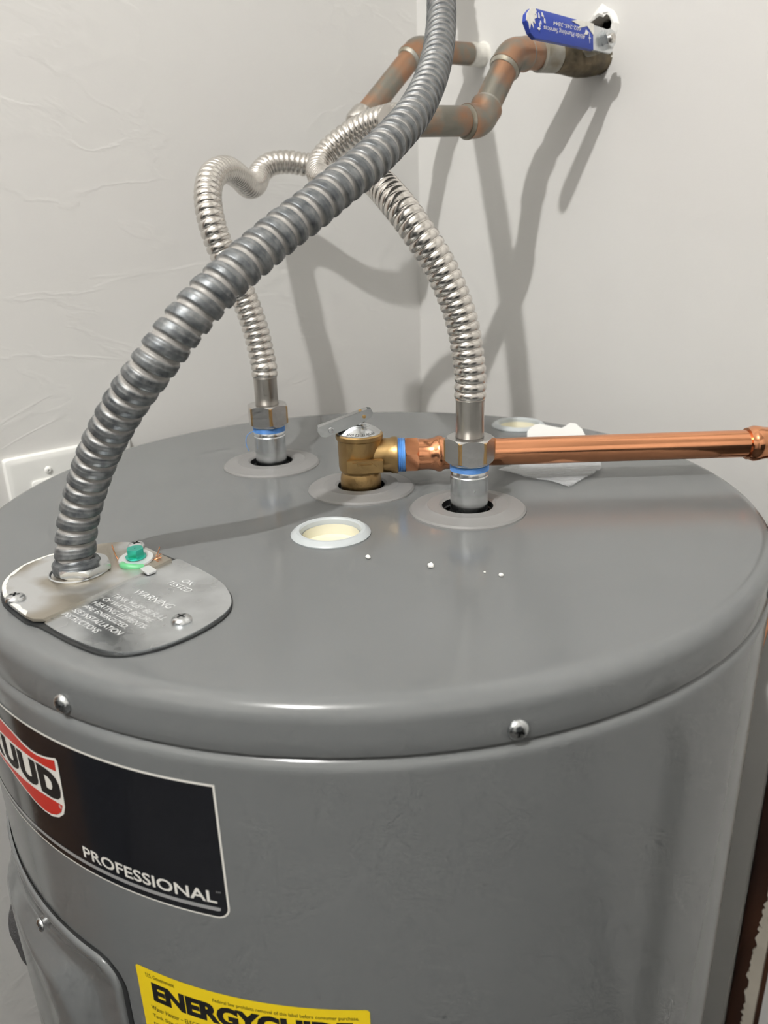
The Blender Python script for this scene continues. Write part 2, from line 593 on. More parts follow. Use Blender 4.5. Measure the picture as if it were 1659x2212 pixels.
# ------------------------------------------------------------------ room shell
FLOOR = -1.02
CEIL = 1.62
CORNER = Vector((0.07744, 0.45911, 0.0))
D = Vector((math.cos(R(39.5)), math.sin(R(39.5)), 0.0))      # from the room into the right wall
E_ = Vector((D.y, -D.x, 0.0))                                # along the right wall, away from the corner
NL = -E_                                                     # into the left wall
SIZE = 2.5

def wr(u, off, z):           # point on the right wall: u along it, off out from it
    return CORNER + E_*u - D*off + Vector((0, 0, z))
def wl(u, off, z):           # point on the left wall
    return CORNER - D*u + E_*off + Vector((0, 0, z))
def struct(o):
    o['kind'] = 'structure'
    return o

def wall_slab(name, p0, p1, inward, m, thick=0.1):
    a = Vector(p0); b = Vector(p1)
    q = [a, b, b - inward*thick, a - inward*thick]
    V = [(*p.xy, FLOOR) for p in q] + [(*p.xy, CEIL) for p in q]
    F = [(0, 1, 2, 3), (4, 5, 6, 7), (0, 1, 5, 4), (1, 2, 6, 5), (2, 3, 7, 6), (3, 0, 4, 7)]
    return struct(pyobj(name, V, F, m, smooth=False))

wall_slab('wall_left', wl(0, 0, 0), wl(SIZE, 0, 0), E_, 'wall_paint_trowelled')
wall_slab('wall_back', wl(SIZE, -0.1, 0), wl(SIZE, SIZE + 0.1, 0), D, 'wall_paint_smooth')
wall_slab('wall_side', wr(SIZE, 0, 0), wr(SIZE, SIZE, 0), -E_, 'wall_paint_smooth')

# right wall: one board with a ragged hole round the shut-off valve and an open slot further along
HOLE = [(0.2395, 0.3655), (0.2440, 0.3650), (0.2475, 0.3672), (0.2520, 0.3652), (0.2570, 0.3668), (0.2612, 0.3640), (0.2632, 0.3585),
        (0.2622, 0.3530), (0.2600, 0.3470), (0.2622, 0.3400), (0.2600, 0.3320), (0.2555, 0.3240), (0.2500, 0.3185), (0.2430, 0.3195),
        (0.2375, 0.3240), (0.2345, 0.3310), (0.2330, 0.3400), (0.2345, 0.3500), (0.2360, 0.3590)]
def right_wall():
    SL0, SL1 = 0.4975, 0.5350
    bm = bmesh.new()
    def add(outline, holes):
        b = poly_bm(outline, holes)
        flip_to(b, lambda c: Vector((0, 0, 1)))
        me = bpy.data.meshes.new('tmp'); b.to_mesh(me); b.free(); bm.from_mesh(me); bpy.data.meshes.remove(me)
    add([(-0.1, FLOOR), (SL0, FLOOR), (SL0, CEIL), (-0.1, CEIL)], [HOLE])
    add([(SL1, FLOOR), (SIZE, FLOOR), (SIZE, CEIL), (SL1, CEIL)], [])
    g = bmesh.ops.extrude_face_region(bm, geom=bm.faces[:])
    for v in g['geom']:
        if isinstance(v, bmesh.types.BMVert): v.co.z = -0.016
    for v in bm.verts:
        v.co = wr(v.co.x, v.co.z, v.co.y)
    struct(bmobj('wall_right', bm, 'wall_paint_smooth', smooth=False))
right_wall()
wall_slab('wall_cavity', wr(-0.1, -0.11, 0), wr(SIZE, -0.11, 0), -D, 'dark_cavity', 0.05)

def flat(name, z0, z1, m):
    pts = [wr(-0.15, -0.15, 0), wr(SIZE+0.15, -0.15, 0), wr(SIZE+0.15, SIZE+0.15, 0), wr(-0.15, SIZE+0.15, 0)]
    V = [(*p.xy, z0) for p in pts] + [(*p.xy, z1) for p in pts]
    F = [(0, 1, 2, 3), (4, 5, 6, 7), (0, 1, 5, 4), (1, 2, 6, 5), (2, 3, 7, 6), (3, 0, 4, 7)]
    return struct(pyobj(name, V, F, m, smooth=False))
flat('floor', FLOOR - 0.1, FLOOR, 'floor_concrete')
flat('ceiling', CEIL, CEIL + 0.1, 'ceiling_paint')

# brown door on the left wall beside the viewer, dark open doorway behind it
def wall_box(name, f, u0, u1, z0, z1, o0, o1, m, parent=None):
    V = [f(u, o, z) for o in (o0, o1) for u, z in ((u0, z0), (u1, z0), (u1, z1), (u0, z1))]
    return pyobj(name, V, [(0, 1, 2, 3), (4, 5, 6, 7), (0, 1, 5, 4), (1, 2, 6, 5), (2, 3, 7, 6), (3, 0, 4, 7)], m, parent, smooth=False)
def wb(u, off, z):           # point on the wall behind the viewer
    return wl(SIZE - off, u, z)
def doors():
    d1 = struct(wall_box('door_1', wl, 0.80, 1.10, FLOOR + 0.01, FLOOR + 2.03, 0.0, 0.022, 'door_wood'))
    d1['label'] = 'narrow brown wooden door on the left wall outside the picture'
    for u0, u1, z0, z1 in ((0.745, 0.80, FLOOR, FLOOR + 2.09), (0.80, 1.10, FLOOR + 2.03, FLOOR + 2.09)):
        wall_box('casing', wl, u0, u1, z0, z1, 0.0, 0.016, 'white_plastic', d1)
    d2 = struct(wall_box('door_2', wl, 1.12, 2.00, FLOOR, FLOOR + 2.10, 0.0, 0.006, 'dark_panel'))
    d2['label'] = 'dark open doorway on the left wall outside the picture'
    wall_box('casing', wl, 2.00, 2.06, FLOOR, FLOOR + 2.16, 0.0, 0.02, 'white_plastic', d2)
    d3 = struct(wall_box('fill_blocker_back', wb, 0.12, 2.10, FLOOR, FLOOR + 1.75, 0.0, 0.006, 'dark_panel'))  # unseen dark panel, added to weaken the fill light from behind
    d3['label'] = 'dark panel added on the unseen wall behind the viewer to cut fill light'
    for u0, u1, z0, z1 in ((0.06, 0.12, FLOOR, FLOOR + 1.81), (2.10, 2.16, FLOOR, FLOOR + 1.81), (0.12, 2.10, FLOOR + 1.75, FLOOR + 1.81)):
        wall_box('casing', wb, u0, u1, z0, z1, 0.0, 0.02, 'white_plastic', d3)  # frame round the added dark panel
    def ws(u, off, z): return wr(SIZE - off, u, z)
    d4 = struct(wall_box('fill_blocker_side', ws, 0.05, 1.60, FLOOR, FLOOR + 1.25, 0.0, 0.012, 'dark_panel'))  # added out of view to lower the fill light near the floor
    d4['label'] = 'low dark panel added on the unseen side wall to cut fill light'
    t2 = struct(wall_box('reflection_board', wr, 0.83, 0.95, FLOOR, -0.38, 0.0, 0.012, 'dark_board'))  # added unseen board, there for the dark band it reflects in the tank
    t2['label'] = 'dark vertical board added out of view on the right wall for its reflection in the tank'
doors()

# exposed brown post in the slot of the right wall, with a ragged painted edge
def slot_trim():
    V = []
    u0, u1 = 0.4990, 0.5335
    for off in (-0.040, -0.006):
        for u, z in ((u0, FLOOR), (u1, FLOOR), (u1, 0.60), (u0, 0.60)):
            V.append(wr(u, off, z))
    t = struct(pyobj('trim_1', V, [(0, 1, 2, 3), (4, 5, 6, 7), (0, 1, 5, 4), (1, 2, 6, 5), (2, 3, 7, 6), (3, 0, 4, 7)], 'wood_brown', smooth=False))
    tag(t, 'dark brown bare wood post in the slot of the right wall')
    rnd = random.Random(3)
    left = []; z = FLOOR
    while z < 0.6:
        u = 0.5175 + 0.0022*math.sin(z*23) + rnd.uniform(-0.0022, 0.0022)
        left.append((u, z)); z += rnd.uniform(0.002, 0.006)
    out = [(0.5285, FLOOR)] + [(0.5285, 0.6)] + left[::-1]
    bm = poly_bm(out)
    flip_to(bm, lambda c: Vector((0, 0, 1)))
    g = bmesh.ops.extrude_face_region(bm, geom=bm.faces[:])
    for v in g['geom']:
        if isinstance(v, bmesh.types.BMVert): v.co.z = -0.004
    for v in bm.verts: v.co = wr(v.co.x, -0.0015 + v.co.z, v.co.y)
    o = bmobj('painted_edge', bm, 'trim_beige', t, smooth=False)
    o['label'] = 'beige paint with a ragged torn edge'
slot_trim()

# torn plaster round the hole: raised ragged ring, child of the wall
def torn_plaster():
    rnd = random.Random(11)
    W = bpy.data.objects['wall_right']
    n = len(HOLE); cu = sum(p[0] for p in HOLE)/n; cz = sum(p[1] for p in HOLE)/n
    up = [(0.2330, 0.3640), (0.2420, 0.3745), (0.2470, 0.3778), (0.2530, 0.3740), (0.2600, 0.3700), (0.2640, 0.3650), (0.2668, 0.3580),
          (0.2662, 0.3520), (0.2640, 0.3470)]
    inn = [(0.2375, 0.3628), (0.2430, 0.3646), (0.2478, 0.3668), (0.2522, 0.3650), (0.2570, 0.3664), (0.2606, 0.3638), (0.2626, 0.3585),
           (0.2606, 0.3525), (0.2590, 0.3480)]
    rows = []
    V, F = [], []
    K = 5
    for i in range(len(up)):
        a = Vector((up[i][0], up[i][1], 0)); b = Vector((inn[i][0], inn[i][1], 0))
        for k in range(K+1):
            t = k / K
            p = a.lerp(b, t)
            h = 0.0008 + 0.0050*math.sin(t*PI*0.62)**1.3*(0.7+0.5*rnd.random())
            if k == 0: h = -0.001
            V.append(wr(p.x + rnd.uniform(-.0004, .0004), h, p.y + rnd.uniform(-.0004, .0004)))
        V.append(wr(b.x, -0.012, b.y))
    m = K + 2
    for i in range(len(up)-1):
        for k in range(m-1):
            a = i*m+k
            F.append((a, a+1, a+m+1, a+m))
    o = pyobj('torn_plaster', V, F, 'plaster_white', W, smooth=True, angle=30)
    o['label'] = 'white torn plaster lifting round the hole'
    # smear under the valve
    sm = [(0.2470, 0.3225), (0.2510, 0.3200), (0.2560, 0.3225), (0.2600, 0.3275), (0.2622, 0.3330), (0.2590, 0.3320), (0.2550, 0.3280)]
    b = poly_bm(smooth_loop(sm, 4)); flip_to(b, lambda c: Vector((0, 0, 1)))
    g = bmesh.ops.extrude_face_region(b, geom=b.faces[:])
    for v in g['geom']:
        if isinstance(v, bmesh.types.BMVert): v.co.z = 0.0025
    for v in b.verts: v.co = wr(v.co.x, v.co.z - 0.0005, v.co.y)
    o2 = bmobj('plaster_smear', b, 'paint_white', W)
torn_plaster()

# ------------------------------------------------------------------ ceiling lamp (the room's light)
def ceiling_lamp():
    t = thing('ceiling_lamp', (LAMP_POS.x, LAMP_POS.y, CEIL), 'bare round bulb in a holder on the ceiling above the viewer', 'lamp')
    lathe('lamp_holder', [(0.055, CEIL - 0.001), (0.052, CEIL - 0.02), (0.024, CEIL - 0.03), (0.022, LAMP_POS.z + 0.020)], 'white_plastic', t,
          M=Matrix.Translation((LAMP_POS.x, LAMP_POS.y, 0)))
    m, nt, b = nodes_of('bulb_glow')
    setin(b, 'Base Color', (1, 1, 1, 1))
    setin(b, 'Emission Color', (*LAMP_COLOR, 1)); setin(b, 'Emission Strength', LAMP_STRENGTH)
    MATS['bulb_glow'] = m
    prof = [(0.022*math.sin(PI*k/6) + 1e-5, -0.022*math.cos(PI*k/6)) for k in range(7)]
    lathe('bulb', prof, 'bulb_glow', t, seg=12, M=Matrix.Translation(LAMP_POS), cap0=False, cap1=False)
ceiling_lamp()

# ------------------------------------------------------------------ water heater
RL = 0.28
RJ = 0.2811
HEATER = thing('water_heater', (0, 0, FLOOR), 'grey cylindrical electric water heater standing in the corner of the room', 'water heater')
OPEN = [('left', -0.0805, 0.084), ('mid', -0.004, 0.009), ('right', 0.0705, -0.047)]
CAPS = [(-0.0245, -0.0836), (0.1530, 0.1880)]

def heater_body():
    rho = 0.0101
    bm = poly_bm(circle(0, 0, RL - rho - 0.004, 160),
                 [circle(x, y, 0.0195, 48) for _, x, y in OPEN] + [circle(x, y, 0.0208, 48) for x, y in CAPS])
    V = [v.co.copy() for v in bm.verts]; bm.verts.index_update()
    F = [tuple(v.index for v in f.verts) for f in bm.faces]; bm.free()
    base = len(V); seg = 160
    prof = [(RL - rho - 0.004, 0.0), (RL - rho, 0.0)]
    for k in range(1, 9):
        a = PI/2 * k / 8
        prof.append((RL - rho + rho*math.sin(a), -rho + rho*math.cos(a)))
    prof += [(RL, -0.0180), (RL + 0.0002, -0.0256), (RL, -0.0261), (RL - 0.0010, -0.0261), (RL - 0.0011, -0.0240), (RL - 0.0030, -0.018)]
    V2, F2 = lathe_data(prof, seg, None, False, False)
    V += V2; F += [tuple(i + base for i in f) for f in F2]
    me = bpy.data.meshes.new('lid'); me.from_pydata([tuple(v) for v in V], [], F); me.update()
    b = bmesh.new(); b.from_mesh(me); bmesh.ops.remove_doubles(b, verts=b.verts, dist=1e-6)
    bmesh.ops.recalc_face_normals(b, faces=b.faces); b.to_mesh(me); b.free()
    link('lid', me, 'heater_paint', HEATER, True, 30)
    prof = [(RL - 0.0060, -0.024), (RL - 0.0052, -0.0266), (RL - 0.0034, -0.0276), (RL - 0.0016, -0.0288), (RL, -0.0304), (RJ - 0.0003, -0.0320), (RJ, -0.0336), (RJ, -0.036), (RJ, -0.045), (RJ, -0.6),
            (RJ, FLOOR)]
    lathe('jacket', prof, 'heater_paint', HEATER, seg=192, cap0=False, angle=50)
heater_body()

def seal_ring(x, y, tilt=0.0):
    T = Matrix.Translation((x, y, 0.0))
    prof = [(0.0180, 0.0032), (0.0200, 0.0042), (0.0285, 0.0042), (0.0300, 0.0034), (0.0395, 0.0022), (0.0408, 0.0010), (0.0410, 0.0), (0.0180, 0.0)]
    V, F = lathe_data(prof + [prof[0]], 64, T, False, False)
    o = pyobj('seal_ring', V, F, 'seal_grey', HEATER, angle=25)
    prof = [(0.0178, 0.003), (0.0178, -0.001), (0.0168, -0.0016), (0.0178, -0.0024), (0.0178, -0.005), (0.0168, -0.0056), (0.0178, -0.0064), (0.0178, -0.010), (0.0168, -0.0106), (0.0178, -0.0114), (0.0178, -0.02)]
    c = lathe('opening_sleeve', prof, 'black_rubber_and_gap', o, seg=48, M=T, cap0=False, cap1=True)
for _, x, y in OPEN:
    seal_ring(x, y)

def plug_cap(x, y):
    T = Matrix.Translation((x, y, 0.0))
    prof = [(0.0262, 0.0), (0.0264, 0.0008), (0.0252, 0.0022), (0.0228, 0.0036), (0.0208, 0.0036), (0.0199, 0.0026), (0.0192, -0.0010), (0.0190, -0.0080)]
    o = lathe('plug_cap', prof, 'cap_plastic', HEATER, seg=64, M=T, cap0=False, cap1=False, angle=30)
    prof = [(0.0189, -0.0004), (0.0186, -0.0075), (0.0172, -0.0090), (0.001, -0.0086)]
    lathe('foam_filling', prof, 'cream_foam', o, seg=48, M=T, cap0=False)
for x, y in CAPS:
    plug_cap(x, y)

for k in range(8):
    a = R(-121.8 + 44.6*k)
    screw_head('lid_screw', Vector((math.cos(a), math.sin(a), 0))*(RL) + Vector((0, 0, -0.0200)), (math.cos(a), math.sin(a), 0), 0.0050, 'zinc', HEATER, turn=0.5 + k*0.7)

# electrical junction cover on the lid, in two pieces
PL_LEFT = [(-0.2015, -0.1670), (-0.2078, -0.1530), (-0.2095, -0.1390), (-0.2065, -0.1240), (-0.1980, -0.1120), (-0.1860, -0.1030), (-0.1740, -0.0970),
           (-0.1620, -0.0940), (-0.1520, -0.0952), (-0.1450, -0.0995), (-0.1360, -0.1080), (-0.1235, -0.1205)]
PL_LEFT2 = [(-0.1190, -0.1248), (-0.1682, -0.1970), (-0.1740, -0.1962), (-0.1790, -0.1925), (-0.1940, -0.1770)]
PL_RIGHT = [(-0.1190, -0.1240), (-0.1160, -0.1214), (-0.1100, -0.1270), (-0.0936, -0.1446), (-0.0830, -0.1590), (-0.0770, -0.1720), (-0.0742, -0.1845), (-0.0760, -0.1950), (-0.0815, -0.2058),
            (-0.0900, -0.2170), (-0.1000, -0.2258), (-0.1107, -0.2305), (-0.1210, -0.2310), (-0.1310, -0.2270), (-0.1420, -0.2198), (-0.1560, -0.2090), (-0.1672, -0.1985), (-0.1676, -0.1955)]
def junction():
    left = []
    # open spline through the curved part, straight corners elsewhere
    P = [Vector((x, y, 0)) for x, y in PL_LEFT]
    path, _ = catmull(P, 0.003)
    left = [(p.x, p.y) for p in path] + PL_LEFT2
    slab('cover_plate', left, 0.0024, 0.0040, 'galvanised_dirty', HEATER, angle=30)['label'] = 'scuffed bare metal half of the cover with the conduit knockout'
    # old white paint left along the outer edge of the scuffed half
    rnd = random.Random(21)
    lp = [o for o in HEATER.children if o.name.startswith('cover_plate')][0]
    ctr = Vector((-0.165, -0.145, 0))
    edge = [Vector((-0.1790, -0.1925, 0)).lerp(Vector((-0.1940, -0.1770, 0)), k/8) for k in range(8)] + [p for p in path if p.y < -0.108 and p.x < -0.19]
    inner = []
    for i, p in enumerate(edge):
        wd = 0.0012 + 0.0022*abs(noise.noise(Vector((i*0.35, 0, 0)))) + rnd.uniform(0, 0.0014)
        if i in (0, len(edge)-1): wd = 0.0002
        inner.append(p + (ctr - p).normalized()*wd)
    slab('paint_remnant', [(p.x, p.y) for p in edge] + [(p.x, p.y) for p in inner[::-1]], 0.0039, 0.0042, 'paint_white', lp)
    P = [Vector((x, y, 0)) for x, y in PL_RIGHT]
    path, _ = catmull(P, 0.003)
    slab('cover_plate', [(p.x, p.y) for p in path], 0.0008, 0.0024, 'galvanised', HEATER, angle=30)['label'] = 'brushed metal half of the cover engraved with a warning'
    # dark gasket under the cover
    cx, cy = -0.142, -0.163
    g = [(-0.2095, -0.139), (-0.198, -0.111), (-0.174, -0.0955), (-0.152, -0.094), (-0.117, -0.120), (-0.083, -0.158), (-0.0738, -0.186), (-0.081, -0.2075), (-0.1005, -0.227), (-0.122, -0.2325), (-0.142, -0.2225), (-0.169, -0.2005), (-0.181, -0.1925), (-0.203, -0.167)]
    slab('cover_gasket', smooth_loop(g, 5), -0.0002, 0.0012, 'black_rubber_and_gap', HEATER)
    for (x, y), tr in (((-0.1924, -0.1725), 0.2), ((-0.0965, -0.2023), 0.9), ((-0.1456, -0.1036), 1.3)):
        screw_head('cover_screw', (x, y, 0.0024 if x > -0.12 else 0.0040), (0, 0, 1), 0.0052, 'zinc', HEATER, turn=tr)
    # knockout rim round the conduit
    T = Matrix.Translation((-0.1700, -0.1385, 0))
    lathe('knockout_rim', [(0.0162, 0.0038), (0.0166, 0.0045), (0.0158, 0.0049), (0.0150, 0.0042)], 'zinc', HEATER, M=T, cap0=False, cap1=False)
    # tabs along the joint
    # grounding screw, washer and wire
    gp = Vector((-0.1402, -0.1240, 0))
    ws = lathe('ground_washer', [(0.0030, 0.0038), (0.0098, 0.0038), (0.0104, 0.0046), (0.0100, 0.0056), (0.0030, 0.0058)], 'washer_white', HEATER, M=Matrix.Translation(gp) @ Matrix.Rotation(0.10, 4, 'X'), cap0=True, cap1=True)
    lathe('ground_screw', [(0.0060, 0.0056), (0.0062, 0.0066), (0.0050, 0.0070)], 'green_metal', HEATER, M=Matrix.Translation(gp), seg=40)['label'] = 'green hexagonal grounding screw'
    hs = hex_nut('screw_head', gp + Vector((0, 0, 0.0066)), (0, 0, 1), 0.0046, 0.0050, 0.0004, 'green_metal', bpy.data.objects['ground_screw'], turn=0.35, cham=0.5)
    w1, _ = catmull([gp + Vector((-0.0075, -0.0040, 0.0030)), gp + Vector((-0.0040, -0.0105, 0.0044)), gp + Vector((0.0030, -0.0120, 0.0040)), gp + Vector((0.0068, -0.0105, 0.0032))], 0.0008)
    sweep('ground_wire', w1, lambda i, t: 0.0021, 'green_plastic', HEATER, seg=12)['label'] = 'green insulated ground wire'
    bare = [[(0.006, 0.004, 0.003), (0.0105, 0.0055, 0.0038), (0.0125, 0.0085, 0.0085)], [(0.006, 0.002, 0.003), (0.011, 0.0015, 0.004), (0.0145, 0.003, 0.0062)],
            [(0.006, 0.001, 0.003), (0.0115, -0.001, 0.0042), (0.0150, 0.0002, 0.0050)], [(0.006, 0.0, 0.003), (0.0115, -0.0022, 0.0036), (0.0140, -0.0040, 0.0040)],
            [(-0.008, 0.001, 0.003), (-0.0125, 0.003, 0.0045), (-0.0150, 0.0048, 0.0125)]]
    for b in bare:
        p, _ = catmull([gp + Vector(q) for q in b], 0.0008)
        sweep('wire_strand', p, lambda i, t: 0.00038, 'copper_new', HEATER, seg=6)
    # engraved text
    plate = [o for o in HEATER.children if o.name.startswith('cover_plate')][1]
    tb = slab('raised_tab', rrect(0, 0, 0.0085, 0.0062, 0.0012, 3), 0, 0.0011, 'washer_white', plate,
              M=Matrix.Translation((-0.1290, -0.1400, 0.0034)) @ Matrix.Rotation(-0.75, 4, 'Z') @ Matrix.Rotation(0.12, 4, 'Y'))
    ang = math.atan2(-0.0330, 0.0372)
    ex = Vector((math.cos(ang), math.sin(ang), 0)); ey = Vector((-ex.y, ex.x, 0))
    def line(s, p, width, height, sh=0.12):
        bm = text_mesh(s, width=width, height=height, offset=-0.006, shear=sh)
        for v in bm.verts:
            q = Vector((p[0], p[1], 0)) + ex*v.co.x + ey*v.co.y
            v.co = Vector((q.x, q.y, 0.00252))
        flip_to(bm, lambda c: Vector((0, 0, 1)))
        bmobj('engraved_text', bm, 'etched_mark', plate, smooth=False, recalc=False)
    L0 = Vector((-0.1405, -0.1685, 0)); dn = -ey
    line('WARNING', Vector((-0.1312, -0.1665, 0)), 0.0330, 0.0048)
    P0 = Vector((-0.1420, -0.1700, 0))
    dx = 0.0
    rows = [('TANK MUST BE FULL', 0.0470, 0.0), ('OF WATER BEFORE', 0.0440, 0.0), ('HEATING ELEMENTS-', 0.0480, 0.0), ('ARE ENERGIZED,', 0.0400, 0.0), ('SEE INSTALLATION', 0.0440, 0.0), ('INSTRUCTIONS', 0.0330, 0.0)]
    p = P0.copy()
    for s, wd, _ in rows:
        line(s, p, wd, 0.0036)
        p = p + dn*0.0056 - ex*0.0004
    line('OK', Vector((-0.1075, -0.1545, 0)), 0.0095, 0.0042, 0.2)
    line('TESTED', Vector((-0.1155, -0.1560, 0)), 0.0200, 0.0042)
junction()

# brand label
def brand_label():
    zt, zb = -0.0436, -0.1235
    azr, azl = -105.0, -163.0
    def outline(ins, top=True):
        x1 = AZ(azr) - ins; x0 = AZ(azl) + ins
        t = zt - ins; b = zb + ins; rr = 0.0075 - ins
        pts = [(x1, t), (x0, t)]
        for k in range(7):
            a = R(180 + 15*k); pts.append((x0 + rr + rr*math.cos(a), b + rr + rr*math.sin(a)))
        for k in range(7):
            a = R(270 + 15*k); pts.append((x1 - rr + rr*math.cos(a), b + rr + rr*math.sin(a)))
        return pts
    r0 = RJ + 0.00035
    lab = cyl_patch('brand_label', outline(0), r0, 'print_white', HEATER)
    lab['label'] = 'black brand label with white border on the tank'
    cyl_patch('label_field', outline(0.0011), r0 + 0.00015, 'label_black', lab)
    y0, y1 = -0.1187, -0.1164
    st = [(AZ(azr) - 0.0060, y0), (AZ(azr) - 0.0048, y0 + 0.0006), (AZ(azr) - 0.0046, y1 - 0.0002), (AZ(azr) - 0.0052, y1), (AZ(azl) + 0.006, y1), (AZ(azl) + 0.006, y0)]
    cyl_patch('silver_line', st, r0 + 0.0003, 'print_silver', lab)
    cyl_text('lettering', 'PROFESSIONAL', -122.95, -106.25, -0.1140, -0.1066, r0 + 0.0003, 'print_white', lab, offset=0.016)
    cyl_text('lettering', 'TM', -106.3, -105.75, -0.1072, -0.1062, r0 + 0.0003, 'print_silver', lab)
    # badge
    def P(L): return [(AZ(a), z/1000.0) for a, z in L]
    top = [(-124.55, -55.4), (-125.3, -56.6), (-126.2, -57.9), (-127.8, -59.4), (-129.2, -59.6), (-130.6, -58.6), (-133.0, -56.0), (-136.2, -54.1), (-139.0, -53.6), (-141.7, -54.4)]
    bot = [(-141.7, -88.6), (-139, -88.4), (-136.3, -90.0), (-133.3, -93.9), (-130.7, -97.4), (-129.0, -98.7), (-127.5, -98.3), (-126.2, -95.9), (-125.1, -91.4), (-124.6, -85.5), (-124.4, -70.0), (-124.3, -57.0)]
    badge = cyl_patch('badge', P(top + bot), r0 + 0.0003, 'print_white', lab)
    rt = [(-124.75, -57.2), (-126.2, -59.0), (-127.8, -60.5), (-129.2, -60.7), (-130.7, -59.8), (-133.0, -57.1), (-136.2, -55.2), (-139.0, -54.7), (-141.4, -55.4),
          (-141.4, -65.4), (-138, -65.2), (-135, -64.9), (-132.4, -64.8), (-129.4, -65.0), (-126.8, -64.7), (-124.85, -64.0)]
    cyl_patch('red_field', P(rt), r0 + 0.00045, 'print_red', lab)
    rb = [(-124.95, -85.4), (-126.7, -85.5), (-128.7, -85.9), (-132.2, -86.6), (-135.5, -86.4), (-138.5, -86.0), (-141.4, -86.2), (-141.4, -87.7), (-139, -87.4), (-136.2, -88.9), (-133.2, -92.7), (-130.6, -96.3),
          (-129.0, -97.5), (-127.7, -97.0), (-126.5, -94.8), (-125.5, -90.8)]
    cyl_patch('red_field', P(rb), r0 + 0.00045, 'print_red', lab)
    lk = 'print_black'; rr = r0 + 0.00045
    def U(a0, a1, zt_, zb_, wd):
        w_ = a1 - a0; o = [(a1, zt_), (a1 - wd, zt_), (a1 - wd, zb_ + 6)]
        for k in range(0, 7):
            t = R(k*30); o.append(((a0+a1)/2 + (w_/2 - wd)*math.cos(t), zb_ + 6.2 - 1.6*math.sin(t)))
        o += [(a0 + wd, zb_ + 6), (a0 + wd, zt_), (a0, zt_), (a0, zb_ + 6)]
        for k in range(0, 9):
            t = R(180 + k*22.5); o.append(((a0+a1)/2 + w_/2*math.cos(t), zb_ + 6 + 6*math.sin(t)))
        o.append((a1, zb_ + 6))
        # drop repeated points
        q = []
        for p in o:
            if not q or abs(p[0]-q[-1][0]) + abs(p[1]-q[-1][1]) > 0.02: q.append(p)
        return q
    cyl_patch('letter', P(U(-132.85, -128.95, -66.6, -84.4, 1.25)), rr, lk, lab)
    cyl_patch('letter', P(U(-137.05, -133.15, -66.6, -84.2, 1.25)), rr, lk, lab)
    d_out = [(-128.62, -66.0), (-126.9, -66.0), (-125.9, -66.9), (-125.2, -69.0), (-124.85, -72.5), (-124.8, -76.5), (-125.0, -80.5), (-125.6, -83.0), (-126.6, -84.2), (-128.62, -84.2)]
    d_in = [(-127.4, -71.0), (-126.75, -71.2), (-126.2, -73.0), (-126.15, -76.0), (-126.4, -78.5), (-126.8, -79.2), (-127.4, -79.2)]
    cyl_patch('letter', P(d_out), rr, lk, lab, holes=[P(d_in)])
    r_out = [(-141.3, -66.4), (-138.6, -66.4), (-137.7, -68), (-137.5, -71), (-137.8, -73.6), (-138.5, -75.2), (-137.35, -84.0), (-138.6, -84.0), (-139.7, -76.2), (-140.1, -76.2), (-140.1, -84.0), (-141.3, -84.0)]
    r_in = [(-140.1, -70.2), (-139.1, -70.2), (-138.8, -71.2), (-139.0, -72.6), (-140.1, -72.6)]
    cyl_patch('letter', P(r_out), rr, lk, lab, holes=[P(r_in)])
    ring = [(AZ(-125.45) + 0.0011*math.cos(t), -0.0872 + 0.0011*math.sin(t)) for t in [2*PI*k/16 for k in range(16)]]
    ring_i = [(AZ(-125.45) + 0.0008*math.cos(t), -0.0872 + 0.0008*math.sin(t)) for t in [2*PI*k/16 for k in range(16)]]
    cyl_patch('registered_mark', ring, rr + 0.0001, 'print_white', lab, holes=[ring_i])
    cyl_text('registered_mark', 'R', -125.55, -125.35, -0.0877, -0.0867, rr + 0.0001, 'print_white', lab)
brand_label()

def energy_label():
    r0 = RJ + 0.00035
    zt, zb = -0.1757, -0.36
    a0, a1 = -118.1, -91.66
    rr = 0.0022
    x0, x1 = AZ(a0), AZ(a1)
    out = []
    for cx, cz, s in ((x1 - rr, zt - rr, 0), (x0 + rr, zt - rr, 90), (x0 + rr, zb + rr, 180), (x1 - rr, zb + rr, 270)):
        for k in range(5):
            a = R(s + 22.5*k); out.append((cx + rr*math.cos(a), cz + rr*math.sin(a)))
    lab = cyl_patch('energy_label', out, r0, 'label_yellow', HEATER)
    lab['label'] = 'yellow energy rating sticker with black lettering'
    T = lambda s, p0, p1, zb_, zt_, off=0.0: cyl_text('lettering', s, p0, p1, zb_, zt_, r0 + 0.00015, 'print_black', lab, offset=off)
    T('U.S. Government', -116.8, -113.05, -0.1818, -0.1788)
    T('Federal law prohibits removal of this label before consumer purchase.', -108.4, -92.8, -0.1835, -0.1803)
    T('ENERGYGUIDE', -116.2, -93.4, -0.1985, -0.1845, 0.055)
    T('Water Heater \u2013 ELECTRIC', -116.75, -109.6, -0.2060, -0.2027)
    T('Tank Size (Storage Capacity)', -116.75, -108.4, -0.2126, -0.2090)
    # frame line of the table below
    b0, b1 = AZ(-116.8), AZ(-93.0)
    o = [(b0, -0.2160), (b1, -0.2160), (b1, -0.35), (b0, -0.35)]
    i = [(b0 + 0.0004, -0.2164), (b1 - 0.0004, -0.2164), (b1 - 0.0004, -0.3496), (b0 + 0.0004, -0.3496)]
    cyl_patch('frame_line', o, r0 + 0.00015, 'print_black', lab, holes=[i])
energy_label()

